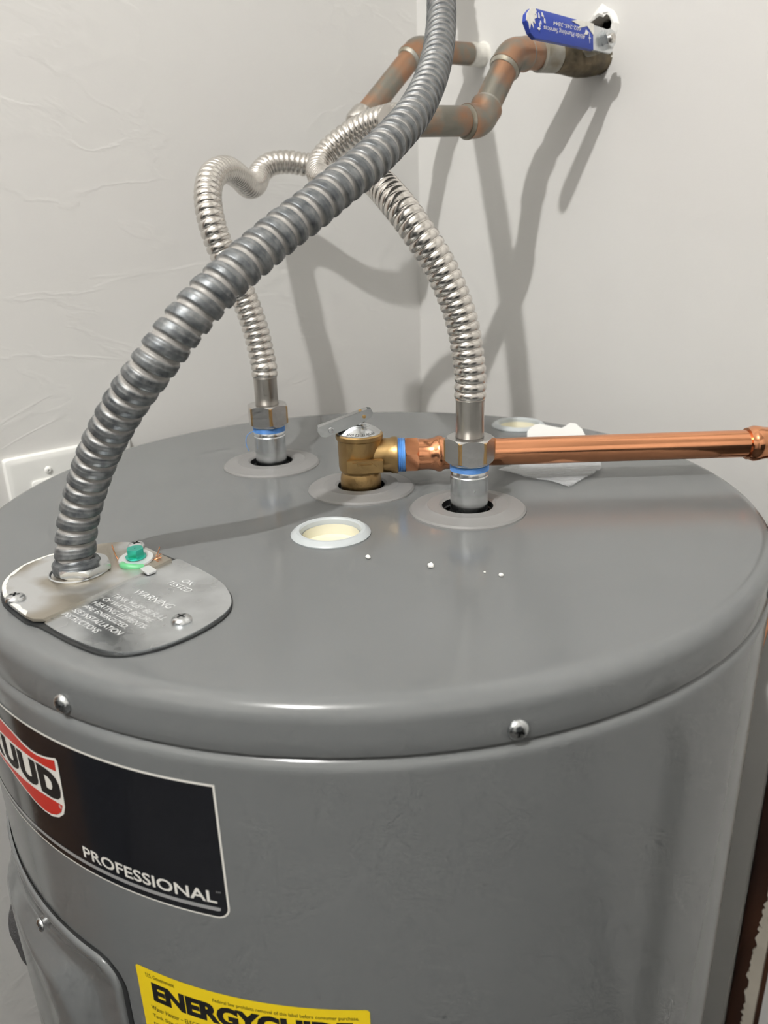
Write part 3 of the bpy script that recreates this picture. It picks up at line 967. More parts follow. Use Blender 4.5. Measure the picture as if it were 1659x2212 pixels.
# lower access panel standing off the tank
def access_panel():
    # centre line azimuth and extent
    ac = -143.0; half = AZ(-121.0) - AZ(ac)
    zt, zb = -0.1860, -0.42
    cz = (zt + zb)/2; hh = (zt - zb)/2
    rings = [  # inset, offset from the tank, corner radius
        (0.0000, -0.0015, 0.018), (0.0000, 0.0010, 0.018), (0.0006, 0.0020, 0.0178), (0.0020, 0.0026, 0.017), (0.0052, 0.0026, 0.016), (0.0075, 0.0018, 0.015),
        (0.0225, 0.0014, 0.014), (0.0250, 0.0018, 0.014), (0.0280, 0.0030, 0.016), (0.0390, 0.0088, 0.022), (0.0420, 0.0099, 0.022), (0.0460, 0.0105, 0.020), (0.0700, 0.0106, 0.012)]
    n = 10
    V, F = [], []
    cnt = None
    for ins, off, cr in rings:
        w_ = 2*(half - ins); h_ = 2*(hh - ins)
        cr = min(cr, w_/2 - 0.0005)
        base = rrect(0, 0, w_, h_, cr, n)
        # subdivide straight runs so that the plate follows the cylinder
        pts = []
        m = len(base)
        for i in range(m):
            a = Vector((*base[i], 0)); b = Vector((*base[(i+1) % m], 0))
            corner_end = (i % (n+1) == n)
            k = 14 if corner_end else 1
            for j in range(k): pts.append(a.lerp(b, j/k))
        cnt = len(pts)
        for p in pts:
            az = (AZ(ac) + p.x)/0.281
            rad = RJ + off
            V.append(Vector((rad*math.cos(az), rad*math.sin(az), cz + p.y)))
    for i in range(len(rings)-1):
        for k in range(cnt):
            a = i*cnt+k; b = i*cnt+(k+1) % cnt
            F.append((a, b, b+cnt, a+cnt))
    # middle fill
    last = (len(rings)-1)*cnt
    az = R(ac); rad = RJ + 0.0107
    V.append(Vector((rad*math.cos(az), rad*math.sin(az), cz)))
    for k in range(cnt):
        F.append((last+k, last+(k+1) % cnt, len(V)-1))
    o = pyobj('access_panel', V, F, 'heater_paint', HEATER, angle=50)
    o['label'] = 'grey moulded access panel standing off the tank'
    a = R(-138.3)
    dr = Vector((math.cos(a), math.sin(a), 0))
    screw_head('panel_screw', dr*(RJ + 0.0014) + Vector((0, 0, -0.2110)), dr, 0.0046, 'zinc', o, turn=0.4)
    # flush black sheet paints the shade of the gap round the panel
    out = rrect(AZ(ac), cz, 2*half + 0.0076, 2*hh + 0.0070, 0.0215, 8)
    cyl_patch('panel_gap_shade', out, RJ + 0.0006, 'black_rubber_and_gap', HEATER)
    # insulation bulging out behind the far edge of the panel
    bm = bmesh.new()
    bmesh.ops.create_icosphere(bm, subdivisions=4, radius=1.0)
    az = R(-157.0)
    c = Vector((math.cos(az), math.sin(az), 0))*(RJ + 0.002) + Vector((0, 0, -0.292))
    M = Matrix.Translation(c) @ Matrix.Rotation(az, 4, 'Z') @ Matrix.Diagonal((0.016, 0.028, 0.036, 1))
    for v in bm.verts:
        v.co = v.co * (1 + 0.10*noise.noise(v.co*2.2))
    bmesh.ops.transform(bm, matrix=M, verts=bm.verts)
    bmobj('insulation', bm, 'foam_dark', HEATER)['label'] = 'dark grey foam insulation bulging behind the panel'
access_panel()

# ------------------------------------------------------------------ pipe nipples and stainless connectors
def tape(name, origin, axis, r, h, parent, turns=4):
    prof = []
    n = turns*6
    for k in range(n+1):
        t = k / n
        prof.append((r + 0.00045*math.sin(t*turns*2*PI)**2 - (0.0006 if k in (0, n) else 0), t*h))
    o = lathe(name, prof, 'blue_tape', parent, M=at_axis(origin, axis), seg=40, angle=80)
    return o

def nipple(x, y, lean, label):
    base = Vector((x, y, 0.0))
    ax = Vector((lean[0], lean[1], 1)).normalized()
    t = thing('pipe_nipple', base, label, 'pipe fitting', 'threaded nipples on the lid')
    M = at_axis(base, ax)
    lathe('pipe', [(0.0105, -0.0180), (0.0128, -0.0178), (0.0131, -0.0160), (0.0131, 0.0255), (0.0126, 0.0262), (0.0131, 0.0268), (0.0131, 0.0290), (0.0124, 0.0300), (0.0100, 0.0300)], 'zinc', t, M=M)
    tape('thread_tape', base + ax*0.0295, ax, 0.0132, 0.0042, t, 3)
    return base, ax

def connector(base, ax, path, label, turn, sleeve_top, r0=0.0108):
    t = thing('water_connector', base + ax*0.033, label, 'water hose', 'corrugated water connectors')
    lathe('ferrule', [(0.0128, 0.0335), (0.0133, 0.0340), (0.0133, 0.0362)], 'zinc', t, M=at_axis(base, ax))
    hex_nut('nut', base + ax*0.0355, ax, 0.0154, 0.0172, 0.0098, 'nut_nickel', t, turn=turn)
    top = base + ax*sleeve_top
    lathe('sleeve', [(0.0094, 0.045), (0.0096, 0.0455), (0.0096, sleeve_top - 0.0015), (0.0100, sleeve_top), (0.0094, sleeve_top + 0.0008)], 'sleeve_steel', t, M=at_axis(base, ax))
    pts = [top, top + ax*0.010] + [Vector(p) for p in path]
    pitch = 0.0055; per = 12
    P, L = catmull(pts, pitch/per)
    def rf(i, th):
        ph = (i % per) / per
        return 0.0091 + (r0 - 0.0091)*max(0.0, 1 - (2*ph - 1)**2)**0.5
    sweep('corrugated_hose', P, rf, 'stainless', t, seg=28, angle=180)
    return t

bR, aR = nipple(0.0715, -0.047, (0.0, 0.0), 'zinc pipe nipple with blue thread tape in the nearest lid opening')
bL, aL = nipple(-0.0805, 0.084, (0.0, 0.0), 'zinc pipe nipple with blue thread tape in the farthest lid opening')
RFLEX = [(0.0711,-0.0464,0.0985), (0.0657,-0.0445,0.1300), (0.0531,-0.0446,0.1610), (0.0365,-0.0431,0.1871), (0.0227,-0.0252,0.2061), (0.0106,0.0177,0.2207), (-0.0049,0.0734,0.2264), (-0.0206,0.1160,0.2254), (-0.0299,0.1486,0.2322), (-0.0268,0.1682,0.2453), (-0.0112,0.1706,0.2584), (0.0088,0.1631,0.2685), (0.0278,0.1480,0.2721), (0.0380,0.1365,0.2703)]
LFLEX = [(-0.0815,0.0848,0.0910), (-0.0851,0.0850,0.1138), (-0.0911,0.0839,0.1363), (-0.0986,0.0793,0.1580), (-0.1062,0.0764,0.1788), (-0.1111,0.0790,0.1973), (-0.1136,0.0902,0.2159), (-0.1119,0.1092,0.2301), (-0.1057,0.1403,0.2368), (-0.1010,0.1774,0.2337), (-0.0967,0.2069,0.2272), (-0.0927,0.2315,0.2308), (-0.0903,0.2513,0.2411), (-0.0805,0.2615,0.2493), (-0.0631,0.2681,0.2510), (-0.0432,0.2709,0.2483), (-0.0225,0.2702,0.2535), (-0.0069,0.2666,0.2679), (0.0043,0.2635,0.2805)]
connector(bR, aR, RFLEX, 'stainless corrugated connector hose rising from the nearer nut to the valve pipe', R(30.6), 0.0785)
connector(bL, aL, LFLEX, 'stainless corrugated connector hose from the farther nut bending twice behind the conduit', R(14), 0.0750)

# stray thread of tape on the far nipple
def stray():
    n = [o for o in bpy.data.objects if o.name.startswith('pipe_nipple')][1]
    P, _ = catmull([bL + Vector((-0.0125, -0.004, 0.031)), bL + Vector((-0.0185, -0.005, 0.027)), bL + Vector((-0.0195, -0.006, 0.020)), bL + Vector((-0.0175, -0.006, 0.014))], 0.001)
    sweep('tape_thread', P, lambda i, t: 0.0003, 'blue_tape', n, seg=6)
stray()

# ------------------------------------------------------------------ armoured conduit
CONDUIT = [(-0.1725,-0.1325,0.0118), (-0.1686,-0.1307,0.0314), (-0.1591,-0.1322,0.0542), (-0.1480,-0.1368,0.0742), (-0.1347,-0.1430,0.0930), (-0.1216,-0.1480,0.1092), (-0.1087,-0.1507,0.1231), (-0.0949,-0.1484,0.1389), (-0.0802,-0.1420,0.1542), (-0.0660,-0.1335,0.1668), (-0.0515,-0.1221,0.1783), (-0.0383,-0.1112,0.1885), (-0.0243,-0.1006,0.1981), (-0.0110,-0.0874,0.2087), (0.0043,-0.0708,0.2201), (0.0212,-0.0453,0.2355), (0.0376,-0.0124,0.2537), (0.0519,0.0322,0.2772), (0.0629,0.0788,0.3035), (0.0707,0.1272,0.3341), (0.0740,0.1589,0.3570), (0.0775,0.1995,0.3865), (0.0824,0.2579,0.4298), (0.0860, 0.300, 0.470), (0.0880, 0.330, 0.530), (0.089, 0.345, 0.62), (0.089, 0.350, 0.80), (0.089, 0.350, CEIL)]
def conduit():
    b = Vector((-0.1715, -0.1355, 0.0046))
    t = thing('armoured_conduit', b, 'dark grey spiral armoured electrical conduit curving up from the lid across the picture', 'conduit')
    pitch = 0.0095; per = 20
    P, L = catmull([b + Vector((-0.0005, 0.001, 0.0005))] + CONDUIT, pitch/per)
    prof = [(0.0, 0.0099, 1), (0.07, 0.0099, 0.9), (0.10, 0.0104, 0.6), (0.13, 0.0113, 0.2), (0.20, 0.01165, 0), (0.50, 0.01165, 0), (0.53, 0.0114, 0.25), (0.57, 0.0114, 0.15), (0.74, 0.0112, 0.05), (0.80, 0.0108, 0.3), (0.85, 0.0099, 0.9), (1.0, 0.0099, 1)]
    def rf(i, th):
        f = (i/per - th/(2*PI)) % 1.0
        for (a, ra, da), (c, rc, dc) in zip(prof, prof[1:]):
            if a <= f <= c:
                k = (f - a)/(c - a)
                return ra + (rc-ra)*k, da + (dc-da)*k
        return 0.0098, 1.0
    sweep('spiral_armour', P, rf, 'conduit_zinc', t, seg=36, attr='dust', angle=38)
    # clamp connector at the foot
    M = Matrix.Translation((b.x, b.y, 0))
    lathe('clamp_collar', [(0.0132, 0.0042), (0.0136, 0.0050), (0.0136, 0.0090), (0.0128, 0.0102), (0.0112, 0.0108)], 'conduit_zinc', t, M=M, seg=48)
    hex_nut('lock_nut', b + Vector((0.004, -0.001, -0.0008)), (0, 0, 1), 0.0140, 0.0052, 0.009, 'zinc', t, turn=0.5)
conduit()

# ------------------------------------------------------------------ temperature and pressure relief valve
TP = Vector((-0.0040, 0.0090, 0.0))
PAX0 = Vector((0.0, 0.0088, 0.0258)); PAX1 = Vector((0.300, 0.0035, 0.0262))
PDIR = (PAX1 - PAX0).normalized()
def relief_valve():
    t = thing('relief_valve', TP, 'brass relief valve with tilted silver lever on the middle of the lid', 'valve')
    M = Matrix.Translation(TP)
    prof = [(0.010, -0.016), (0.0118, -0.008), (0.0138, -0.0035), (0.0152, 0.0010), (0.0157, 0.0050), (0.0155, 0.0095), (0.0148, 0.0125), (0.0142, 0.0138), (0.0146, 0.0150), (0.0158, 0.0160), (0.0163, 0.0185), (0.0165, 0.0380), (0.0167, 0.0395), (0.0176, 0.0402), (0.0179, 0.0415), (0.0178, 0.0432), (0.0170, 0.0442), (0.0150, 0.0442)]
    body = lathe('body', prof, 'brass', t, M=M, seg=64, angle=30)
    # outlet boss
    Mo = at_axis(PAX0 + PDIR*0.004, PDIR)
    lathe('outlet', [(0.0128, 0.0), (0.0130, 0.006), (0.0132, 0.0150), (0.0140, 0.0165), (0.0140, 0.0200), (0.0132, 0.0206), (0.0112, 0.0206)], 'brass', t, M=Mo, angle=30)
    # flow arrow plate cast on the side
    fc = Vector((-0.0005, 0.0090 - 0.0172, 0.0228))
    bm = bmesh.new()
    box_bm(bm, fc, 0.0268, 0.0050, 0.0098)
    bmesh.ops.bevel(bm, geom=bm.edges[:], offset=0.0006, segments=2, affect='EDGES')
    pl = bmobj('arrow_plate', bm, 'brass', t)
    ar = [(-0.0092, -0.0026), (0.0048, -0.0014), (0.0048, -0.0028), (0.0086, 0.0002), (0.0048, 0.0032), (0.0048, 0.0018), (-0.0050, 0.0014), (-0.0060, 0.0032), (-0.0092, 0.0032)]
    Ma = Matrix.Translation(fc + Vector((0, -0.0024, 0))) @ Matrix.Rotation(PI/2, 4, 'X')
    slab('arrow', ar, 0.0, 0.0010, 'brass', pl, M=Ma, angle=20)
    # zinc bonnet
    dome = [(0.0163, 0.0440), (0.0161, 0.0448), (0.0130, 0.0472), (0.0095, 0.0493), (0.0060, 0.0508), (0.0052, 0.0512), (0.0050, 0.0522), (0.0026, 0.0524), (0.0024, 0.0560)]
    bn = lathe('bonnet', dome, 'zinc', t, M=M, seg=64, angle=30)
    def ring_text(s, r0, r1, a0, a1):
        bm = text_mesh(s, width=1.0, height=1.0, offset=0.004)
        for v in bm.verts:
            a = R(a0 + (a1 - a0)*v.co.x)
            r = r0 + (r1 - r0)*v.co.y
            # height on the bonnet
            z = 0.0448 + (0.0161 - r)/(0.0161 - 0.0060)*(0.0508 - 0.0448) + 0.00022 + 0.0003*math.sin(PI*min(1, max(0, (0.0161-r)/0.0101)))
            v.co = TP + Vector((r*math.cos(a), r*math.sin(a), z))
        flip_to(bm, lambda c: Vector((0, 0, 1)))
        bmobj('bonnet_lettering', bm, 'print_black', bn, smooth=False, recalc=False)
    ring_text('ANSI Z21.22 RELIEF', 0.0157, 0.0139, -128, -40)
    ring_text('/W 500,000 BTU/HR', 0.0134, 0.0108, -140, -30)
    ring_text('PSI 150 TEMP 210 F', 0.0102, 0.0082, -150, -20)
    # lever: folded channel
    tip = Vector((-0.0342, 0.0055, 0.0492)); piv = Vector((0.0018, 0.0090, 0.0606))
    ld = (piv - tip).normalized(); ln = Vector((0, 1, 0)); ln = (ln - ld*ln.dot(ld)).normalized(); lu = ln.cross(ld) * -1
    if lu.z < 0: lu = -lu
    Ll = (piv - tip).length
    side = [(0.0, -0.0056), (0.0030, -0.0072), (Ll*0.75, -0.0068), (Ll + 0.002, -0.0052), (Ll + 0.0042, -0.0022), (Ll + 0.0038, 0.0004), (Ll + 0.0015, 0.0016), (0.0, 0.0016), (-0.0012, -0.001)]
    bm = bmesh.new()
    def plate(off0, off1):
        vs = [[bm.verts.new(tip + ld*x + lu*y + ln*o) for x, y in side] for o in (off0, off1)]
        n = len(side)
        bm.faces.new(vs[0]); bm.faces.new(vs[1][::-1])
        for i in range(n):
            bm.faces.new((vs[0][i], vs[1][i], vs[1][(i+1) % n], vs[0][(i+1) % n]))
    plate(-0.0052, -0.0042); plate(0.0042, 0.0052)
    vs = []
    for o, y in ((-0.0050, 0.0016), (0.0050, 0.0016), (0.0050, 0.0007), (-0.0050, 0.0007)):
        vs.append((bm.verts.new(tip + lu*y + ln*o + ld*0.0002), bm.verts.new(tip + ld*(Ll + 0.0012) + lu*y + ln*o)))
    for i in range(4):
        a, b = vs[i], vs[(i+1) % 4]
        bm.faces.new((a[0], b[0], b[1], a[1]))
    bm.faces.new([v[0] for v in vs]); bm.faces.new([v[1] for v in vs][::-1])
    lv = bmobj('lever', bm, 'zinc', t, angle=30)
    lv['label'] = 'silver folded metal lever'
    pv = tip + ld*(Ll - 0.003) + lu*(-0.0025)
    lathe('pivot_pin', [(0.0004, -0.0060), (0.0013, -0.0058), (0.0013, 0.0058), (0.0004, 0.0060)], 'brass', lv, M=at_axis(pv, ln), seg=16)
    lathe('stem', [(0.0013, 0.0), (0.0013, 0.0068), (0.0006, 0.0074)], 'brass', t, M=at_axis(TP + Vector((0.001, 0, 0.0545)), (0.05, 0, 1)), seg=16)
    dm = tip + ld*0.0085 + lu*(-0.0036) + ln*(-0.0052)
    lathe('rivet', [(0.0022, 0.0), (0.0018, 0.0005), (0.0004, 0.0006)], 'zinc', lv, M=at_axis(dm, -ln), seg=20)
relief_valve()

# ------------------------------------------------------------------ copper discharge pipe
def discharge():
    t = thing('discharge_pipe', PAX0 + PDIR*0.024, 'bright copper discharge pipe running right from the relief valve past the lid edge', 'pipe')
    A = lambda s: PAX0 + PDIR*s
    tp = lathe('thread_tape', [(0.0100, 0.0236), (0.0126, 0.0240), (0.0130, 0.0246), (0.0124, 0.0252), (0.0130, 0.0258), (0.0124, 0.0264), (0.0131, 0.0271), (0.0125, 0.0277), (0.0130, 0.0284), (0.0126, 0.0292), (0.0130, 0.0299), (0.0110, 0.0303)], 'blue_tape', t, M=at_axis(PAX0, PDIR), angle=60)
    hex_nut('press_adapter', A(0.0298), PDIR, 0.0123, 0.0105, 0.0100, 'copper_new', t, turn=0.25)
    lathe('press_sleeve', [(0.0100, 0.0395), (0.0121, 0.0400), (0.0119, 0.0430), (0.0116, 0.0475), (0.0121, 0.0505), (0.0126, 0.0525), (0.0136, 0.0545), (0.0138, 0.0560), (0.0135, 0.0578), (0.0124, 0.0590), (0.0119, 0.0610), (0.0120, 0.0640), (0.0114, 0.0652), (0.0104, 0.0654)], 'copper_new', t, M=at_axis(PAX0, PDIR), seg=12 * 4, angle=50)
    lathe('pipe', [(0.0085, 0.0640), (0.0104, 0.0642), (0.0104, 0.2960)], 'copper_new', t, M=at_axis(PAX0, PDIR), angle=40)
    # elbow beyond the lid edge, then the drop
    dz = 0.0
    e0 = A(0.2900); c = A(0.3370)
    pts = [e0, A(0.2950), A(0.3050)]
    rb = 0.0175
    dn = Vector((-0.040, 0.105, -1)).normalized()
    for k in range(0, 9):
        a = PI/2*k/8
        pts.append(c - PDIR*rb + PDIR*(rb*math.sin(a)) + dn*(rb*(1 - math.cos(a))))
    pts += [c + dn*(rb + 0.012)]
    P = []
    for a, b in zip(pts, pts[1:]):
        for j in range(3): P.append(a.lerp(b, j/3))
    P.append(pts[-1])
    n = len(P)
    def rf(i, th):
        s = min(i, n-1-i)
        return 0.0120 + 0.0016*math.exp(-((s - 3.2)/1.6)**2)
    sweep('elbow', P, rf, 'copper_new', t, seg=32)
    top = c + dn*(rb + 0.008)
    k1 = Vector((0.3270, 0.0280, -0.200)); k2 = Vector((0.3270, 0.0280, -0.235)); bot = Vector((0.3270, 0.0280, FLOOR + 0.15))
    P, _ = catmull([top, top.lerp(k1, 0.5), k1, k2, (k2 + bot)/2, bot], 0.006)
    sweep('drop_pipe', P, lambda i, th: 0.0104, 'copper_new', t, seg=28)
discharge()

# ------------------------------------------------------------------ aged copper supply lines and ball valve
def round_path(P, rad, n=8):
    """polyline -> list of (kind, points): straight runs and filleted bends."""
    P = [Vector(p) for p in P]
    segs = []; cur = P[0]
    for i in range(1, len(P)-1):
        a = (P[i-1] - P[i]).normalized(); b = (P[i+1] - P[i]).normalized()
        ang = a.angle(b)
        d = min(rad / math.tan(ang/2), (P[i]-P[i-1]).length*0.48, (P[i+1]-P[i]).length*0.48)
        s = P[i] + a*d; e = P[i] + b*d
        segs.append(('run', [cur, s]))
        bend = []
        for k in range(n+1):
            t = k/n
            bend.append(s*(1-t)**2 + P[i]*2*t*(1-t) + e*t*t)
        segs.append(('bend', bend)); cur = e
    segs.append(('run', [cur, P[-1]]))
    return segs

def copper_line(root, P, rad, pr=0.0107, fr=0.0126, cup=0.009):
    for kind, pts in round_path(P, rad):
        if kind == 'run':
            q = []
            for j in range(9): q.append(pts[0].lerp(pts[1], j/8))
            sweep('pipe', q, lambda i, t: pr, 'copper_aged', root, seg=28)
        else:
            a = (pts[0] - pts[1]).normalized(); b = (pts[-1] - pts[-2]).normalized()
            q = [pts[0] + a*cup, pts[0] + a*(cup - 0.0012), pts[0] + a*cup*0.4] + pts + [pts[-1] + b*cup*0.4, pts[-1] + b*(cup - 0.0012), pts[-1] + b*cup]
            m = len(q)
            sweep('elbow', q, lambda i, t: fr + (0.0005 if min(i, m-1-i) <= 1 else 0), 'copper_aged', root, seg=28)
            for e, dd in ((q[0], a), (q[-1], b)):
                lathe('solder_ring', [(pr - 0.0005, -0.0006), (fr + 0.0002, -0.0006), (fr - 0.0004, 0.0016), (pr + 0.0003, 0.0034), (pr - 0.0005, 0.0036)], 'solder_grey', root, M=at_axis(e, dd), seg=28, cap0=False, cap1=False)

def supply_lines():
    L = [(0.1460,0.3867,0.3593), (0.0665,0.3205,0.3535), (0.0104,0.2683,0.2881)]
    t = thing('copper_pipe', Vector(L[0]), 'aged copper pipe with a white painted stub in the wall, left of the blue valve', 'pipe', 'old copper supply pipes')
    copper_line(t, [CORNER + E_*((Vector(L[0])-CORNER).dot(E_)) + D*0.0 + Vector((0, 0, 0.3593)) + D*0.004, L[1], L[2]], 0.016)
    # paint on the stub and escutcheon lump at the wall
    w0 = Vector(L[0]); dr = (Vector(L[1]) - w0).normalized()
    s0 = w0 + (-D)*0.0
    lathe('painted_stub', [(0.0108, 0.0), (0.0134, 0.0005), (0.0136, 0.004), (0.0126, 0.006), (0.0114, 0.0075), (0.0112, 0.0165), (0.0116, 0.018), (0.0113, 0.026), (0.0106, 0.0265)], 'paint_white', t, M=at_axis(w0 - D*0.001, dr), seg=32)['label'] = 'white paint on the copper stub'
    lathe('union_nut', [(0.0100, -0.004), (0.0128, -0.003), (0.0134, 0.0), (0.0134, 0.010), (0.0118, 0.013)], 'stainless', t, M=at_axis(Vector(L[2]), Vector(L[2]) - Vector(L[1])), seg=36)
    Rr = [(0.0369,0.1280,0.2674), (0.1092,0.1802,0.2719), (0.1416,0.2139,0.3281), (0.1897,0.2438,0.3312)]
    t2 = thing('copper_pipe', Vector(Rr[0]), 'aged copper pipe stepping down through two elbows from the blue handled valve', 'pipe', 'old copper supply pipes')
    copper_line(t2, Rr, 0.016, pr=0.0119, fr=0.0137, cup=0.0085)
    lathe('union_nut', [(0.0100, -0.006), (0.0128, -0.005), (0.0134, 0.0), (0.0134, 0.009), (0.0118, 0.012)], 'stainless', t2, M=at_axis(Vector(Rr[0]), Vector(Rr[0]) - Vector(Rr[1])), seg=36)
    # ball valve on the wall
    ax0 = wr(0.250, -0.010, 0.3330); ax1 = Vector((0.1868, 0.2405, 0.3307))
    vd = (ax1 - ax0).normalized(); VL = (ax1 - ax0).length
    v = thing('ball_valve', ax0, 'dull bronze shut-off valve with paint chipped blue handle coming out of the wall', 'valve')
    prof = [(0.0105, 0.0), (0.0135, 0.001), (0.0138, 0.012), (0.0150, 0.018), (0.0163, 0.026), (0.0168, 0.036), (0.0160, 0.046), (0.0148, VL - 0.012), (0.0142, VL - 0.006), (0.0138, VL), (0.0112, VL + 0.001)]
    lathe('body', prof, 'bronze_dark', v, M=at_axis(ax0, vd), seg=48)
    lathe('end_socket', [(0.0113, VL + 0.0005), (0.0139, VL + 0.001), (0.0140, VL + 0.020), (0.0120, VL + 0.0208)], 'solder_grey', v, M=at_axis(ax0, vd), seg=36)
    # stem and handle: the stem leans out towards the room
    sc_ = wr(0.250, 0.0400, 0.3345)
    sd = (E_*0.97 + Vector((0, 0, 0.10))).normalized()
    lathe('stem', [(0.0055, 0.010), (0.0085, 0.012), (0.0085, 0.022), (0.0050, 0.024), (0.0042, 0.034)], 'solder_grey', v, M=at_axis(sc_, sd), seg=32)
    hd = (-D); hn = (sd - hd*sd.dot(hd)).normalized(); hu = hn.cross(hd); hu = hu if hu.z > 0 else -hu
    H0 = sc_ + hn*0.0300
    def hp(x, y, z): return H0 + hd*x + hu*y + hn*z
    Mh = Matrix(((hd.x, hu.x, hn.x, H0.x), (hd.y, hu.y, hn.y, H0.y), (hd.z, hu.z, hn.z, H0.z), (0, 0, 0, 1)))
    steel = [(-0.010, -0.0075), (-0.007, -0.0098), (0.030, -0.0098), (0.030, 0.0098), (-0.006, 0.0085), (-0.010, 0.0055)]
    slab('handle_arm', steel, -0.0012, 0.0012, 'zinc', v, M=Mh, angle=20)
    grip = [(0.0205, -0.0104), (0.1010, -0.0108), (0.1070, -0.0075), (0.1120, 0.0005), (0.1105, 0.0060), (0.1060, 0.0098), (0.0985, 0.0110), (0.0205, 0.0098)]
    g = slab('handle_grip', grip, -0.0020, 0.0024, 'handle_blue', v, bevel=0.0007, M=Mh, angle=25)
    g['label'] = 'blue vinyl handle grip with white paint chips'
    # paint chips: thin flakes proud of the vinyl
    rnd = random.Random(5)
    def chip(poly):
        slab('paint_chip', poly, 0.0022, 0.00285, 'paint_white', g, M=Mh, angle=20)
    chip([(0.1118, 0.0010), (0.1108, 0.0058), (0.1064, 0.0096), (0.1000, 0.0108), (0.0985, 0.0085), (0.1012, 0.0060), (0.0988, 0.0040), (0.1018, 0.0030), (0.1005, -0.0005), (0.1040, 0.0010), (0.1030, -0.0040), (0.1062, -0.0005), (0.1080, -0.0050), (0.1092, -0.0010)])
    chip([(0.0205, 0.0098), (0.0430, 0.0100), (0.0520, 0.0078), (0.0470, 0.0070), (0.0400, 0.0060), (0.0440, 0.0034), (0.0360, 0.0052), (0.0300, 0.0068), (0.0260, 0.0040), (0.0225, 0.0015), (0.0205, 0.0010)])
    chip([(0.0280, 0.0022), (0.0318, 0.0038), (0.0330, 0.0012), (0.0355, -0.0002), (0.0300, 0.0002)])
    for k in range(9):
        x = rnd.uniform(0.088, 0.100); y = rnd.uniform(-0.001, 0.008); s = rnd.uniform(0.0004, 0.0009)
        chip([(x - s, y - s*2), (x + s, y - s*1.4), (x + s*0.8, y + s*2.2), (x - s*0.6, y + s*1.6)])
    chip([(0.0940, -0.0030), (0.0965, -0.0022), (0.0985, -0.0034), (0.0962, -0.0046)])
    # printed lettering, upside down from here
    def ptext(s, x_right, y_top, width, height):
        bm = text_mesh(s, width=width, height=height, shear=0.15)
        for q in bm.verts:
            # reading direction runs from the stem outwards, turned by 180 degrees
            q.co = hp(x_right + q.co.x, y_top - q.co.y, 0.00262)
        flip_to(bm, lambda c: hn)
        bmobj('lettering', bm, 'print_white', g, smooth=False, recalc=False)
    ptext('Abide Plumbing Services', 0.0330, 0.0008, 0.0570, 0.0046)
    ptext('602-245-3844', 0.0390, 0.0048, 0.0380, 0.0030)
    star = []
    for k in range(8):
        r_ = 0.0042 if k % 4 == 0 else (0.0026 if k % 2 == 0 else 0.0006)
        star.append((0.0265 + r_*math.cos(PI*k/4 + PI/2)*0.8, -0.0018 + r_*math.sin(PI*k/4 + PI/2)))
    slab('star_print', star, 0.0023, 0.0026, 'print_white', g, M=Mh)
    # stem nut
    hex_nut('handle_nut', H0 + hn*0.0012, hn, 0.0066, 0.0058, 0.0030, 'zinc', v, turn=0.2)
    lathe('stem_end', [(0.0040, 0.0), (0.0040, 0.0085), (0.0030, 0.0092), (0.0012, 0.0080)], 'stainless', v, M=at_axis(H0, hn), seg=24)
supply_lines()

# ------------------------------------------------------------------ wall plate behind the heater
def wall_plate():
    u0, u1 = 0.4063, 0.5261
    zt = 0.0016; zb = zt - 0.1145
    t = thing('wall_plate', wl((u0+u1)/2, 0, zb), 'white double electrical cover plate on the left wall half hidden by the lid', 'wall plate')
    uc = (u0+u1)/2; zc = (zt+zb)/2; w_ = u1-u0; h_ = zt-zb
    rings = [(0, 0.0, 0.003), (0, 0.0028, 0.003), (0.0012, 0.0048, 0.003), (0.0042, 0.0058, 0.003), (0.0060, 0.0060, 0.002)]
    V, F = [], []
    for ins, off, cr in rings:
        for x, y in rrect(uc, zc, w_ - 2*ins, h_ - 2*ins, cr, 4):
            V.append(wl(x, off, y))
    c = len(rrect(0, 0, 1, 1, 0.1, 4))
    for i in range(len(rings)-1):
        for k in range(c):
            F.append((i*c+k, i*c+(k+1) % c, (i+1)*c+(k+1) % c, (i+1)*c+k))
    F.append(tuple(range((len(rings)-1)*c, len(rings)*c)))
    pyobj('plate', V, F, 'white_plastic', t, angle=30)
    for du in (-0.0230, 0.0230):
        for z in (-0.0150, -0.0980):
            screw_head('plate_screw', wl(uc + du, 0.0058, z), E_, 0.0034, 'white_plastic', t, turn=0.6)
        V = []
        for off, ins in ((0.0055, 0.0), (0.0078, 0.0), (0.0088, 0.0015)):
            for x, y in rrect(uc + du*1.0, zc, 0.0330 - 2*ins, 0.0660 - 2*ins, 0.003, 3):
                V.append(wl(x, off, y))
        c3 = len(V)//3
        F = [(i*c3+k, i*c3+(k+1) % c3, (i+1)*c3+(k+1) % c3, (i+1)*c3+k) for i in range(2) for k in range(c3)]
        F.append(tuple(range(2*c3, 3*c3)))
        pyobj('rocker', V, F, 'white_plastic', t, angle=30)
wall_plate()

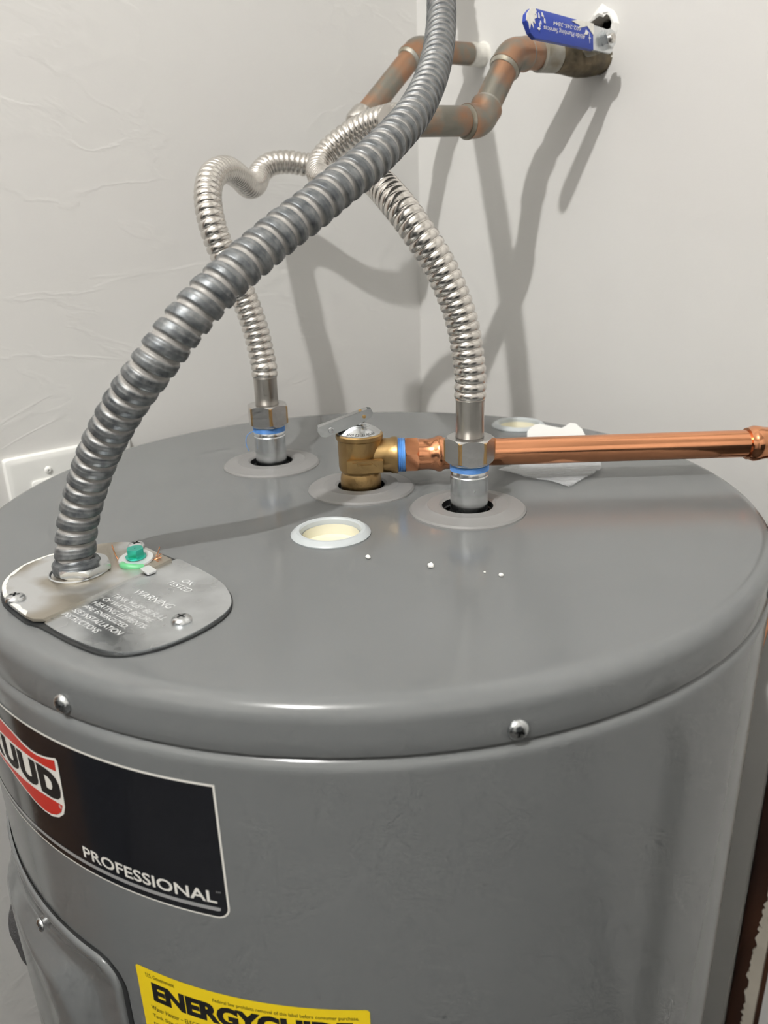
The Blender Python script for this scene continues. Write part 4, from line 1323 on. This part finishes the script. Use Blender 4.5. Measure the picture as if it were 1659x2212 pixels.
# ------------------------------------------------------------------ loose things on the lid
def loose():
    # clear plastic pouch
    poly = [(0.1071, 0.0373), (0.1527, -0.0086), (0.1890, 0.0300), (0.2020, 0.0900), (0.2040, 0.1250), (0.1600, 0.1300), (0.1340, 0.0600)]
    nx, ny = 30, 30
    bm = poly_bm(poly)
    for k in range(1, 34):
        y = -0.01 + 0.142*k/34
        bmesh.ops.bisect_plane(bm, geom=bm.verts[:]+bm.edges[:]+bm.faces[:], plane_co=(0, y, 0), plane_no=(0, 1, 0))
    for k in range(1, 24):
        x = 0.107 + 0.1*k/24
        bmesh.ops.bisect_plane(bm, geom=bm.verts[:]+bm.edges[:]+bm.faces[:], plane_co=(x, 0, 0), plane_no=(1, 0, 0))
    flip_to(bm, lambda c: Vector((0, 0, 1)))
    for v in bm.verts:
        x, y = v.co.x, v.co.y
        n = noise.noise(Vector((x*18 + y*6, y*55 - x*20, 3.0)))
        v.co.z = 0.0014 + max(0.0, 0.0018*(n + 0.5)) + 0.0012*abs(noise.noise(Vector((x*60, y*110, 1.0))))
    g = bmesh.ops.extrude_face_region(bm, geom=bm.faces[:])
    for v in g['geom']:
        if isinstance(v, bmesh.types.BMVert): v.co.z -= 0.0008
    o = bmobj('plastic_pouch', bm, 'clear_plastic')
    tag(o, 'crumpled clear plastic pouch lying flat on the lid under the copper pipe', 'plastic bag')
    # white paper leaf with a notch
    poly = [(0.1480, 0.1220), (0.1525, 0.1440), (0.1575, 0.1560), (0.1645, 0.1650), (0.1700, 0.1660), (0.1790, 0.1590), (0.1870, 0.1530), (0.1930, 0.1590), (0.1985, 0.1660), (0.2035, 0.1640), (0.2055, 0.1480), (0.2020, 0.1220)]
    bm = poly_bm(poly)
    for k in range(1, 10):
        bmesh.ops.bisect_plane(bm, geom=bm.verts[:]+bm.edges[:]+bm.faces[:], plane_co=(0, 0.122 + 0.0045*k, 0), plane_no=(0, 1, 0))
    flip_to(bm, lambda c: Vector((0, 0, 1)))
    for v in bm.verts:
        v.co.z = 0.0042 + 0.003*max(0, (v.co.y - 0.13)/0.04)**2
    g = bmesh.ops.extrude_face_region(bm, geom=bm.faces[:])
    for v in g['geom']:
        if isinstance(v, bmesh.types.BMVert): v.co.z -= 0.0009
    o = bmobj('paper_tag', bm, 'paper_white')
    tag(o, 'white notched paper tag on the lid behind the copper pipe', 'paper')
    # crumbs
    for x, y, r_, lab in ((-0.0007, -0.1270, 0.0016, 'white plaster crumb on the lid nearest the white plug cap'),
                          (0.0359, -0.1434, 0.0019, 'largest white plaster crumb, middle of the row on the lid'),
                          (0.0745, -0.1593, 0.0013, 'rightmost white plaster crumb of the row on the lid'),
                          (0.0659, -0.1540, 0.0007, 'tiniest white plaster speck on the lid beside the rightmost crumb')):
        bm = bmesh.new()
        bmesh.ops.create_icosphere(bm, subdivisions=2, radius=r_)
        for v in bm.verts:
            v.co *= 1 + 0.35*noise.noise(v.co*700 + Vector((x*90, 0, 0)))
            v.co.z *= 0.8
        z0 = min(v.co.z for v in bm.verts)
        for v in bm.verts: v.co += Vector((x, y, -z0))
        tag(bmobj('plaster_crumb', bm, 'plaster_white', angle=20), lab, 'crumb', 'plaster crumbs on the lid')
loose()
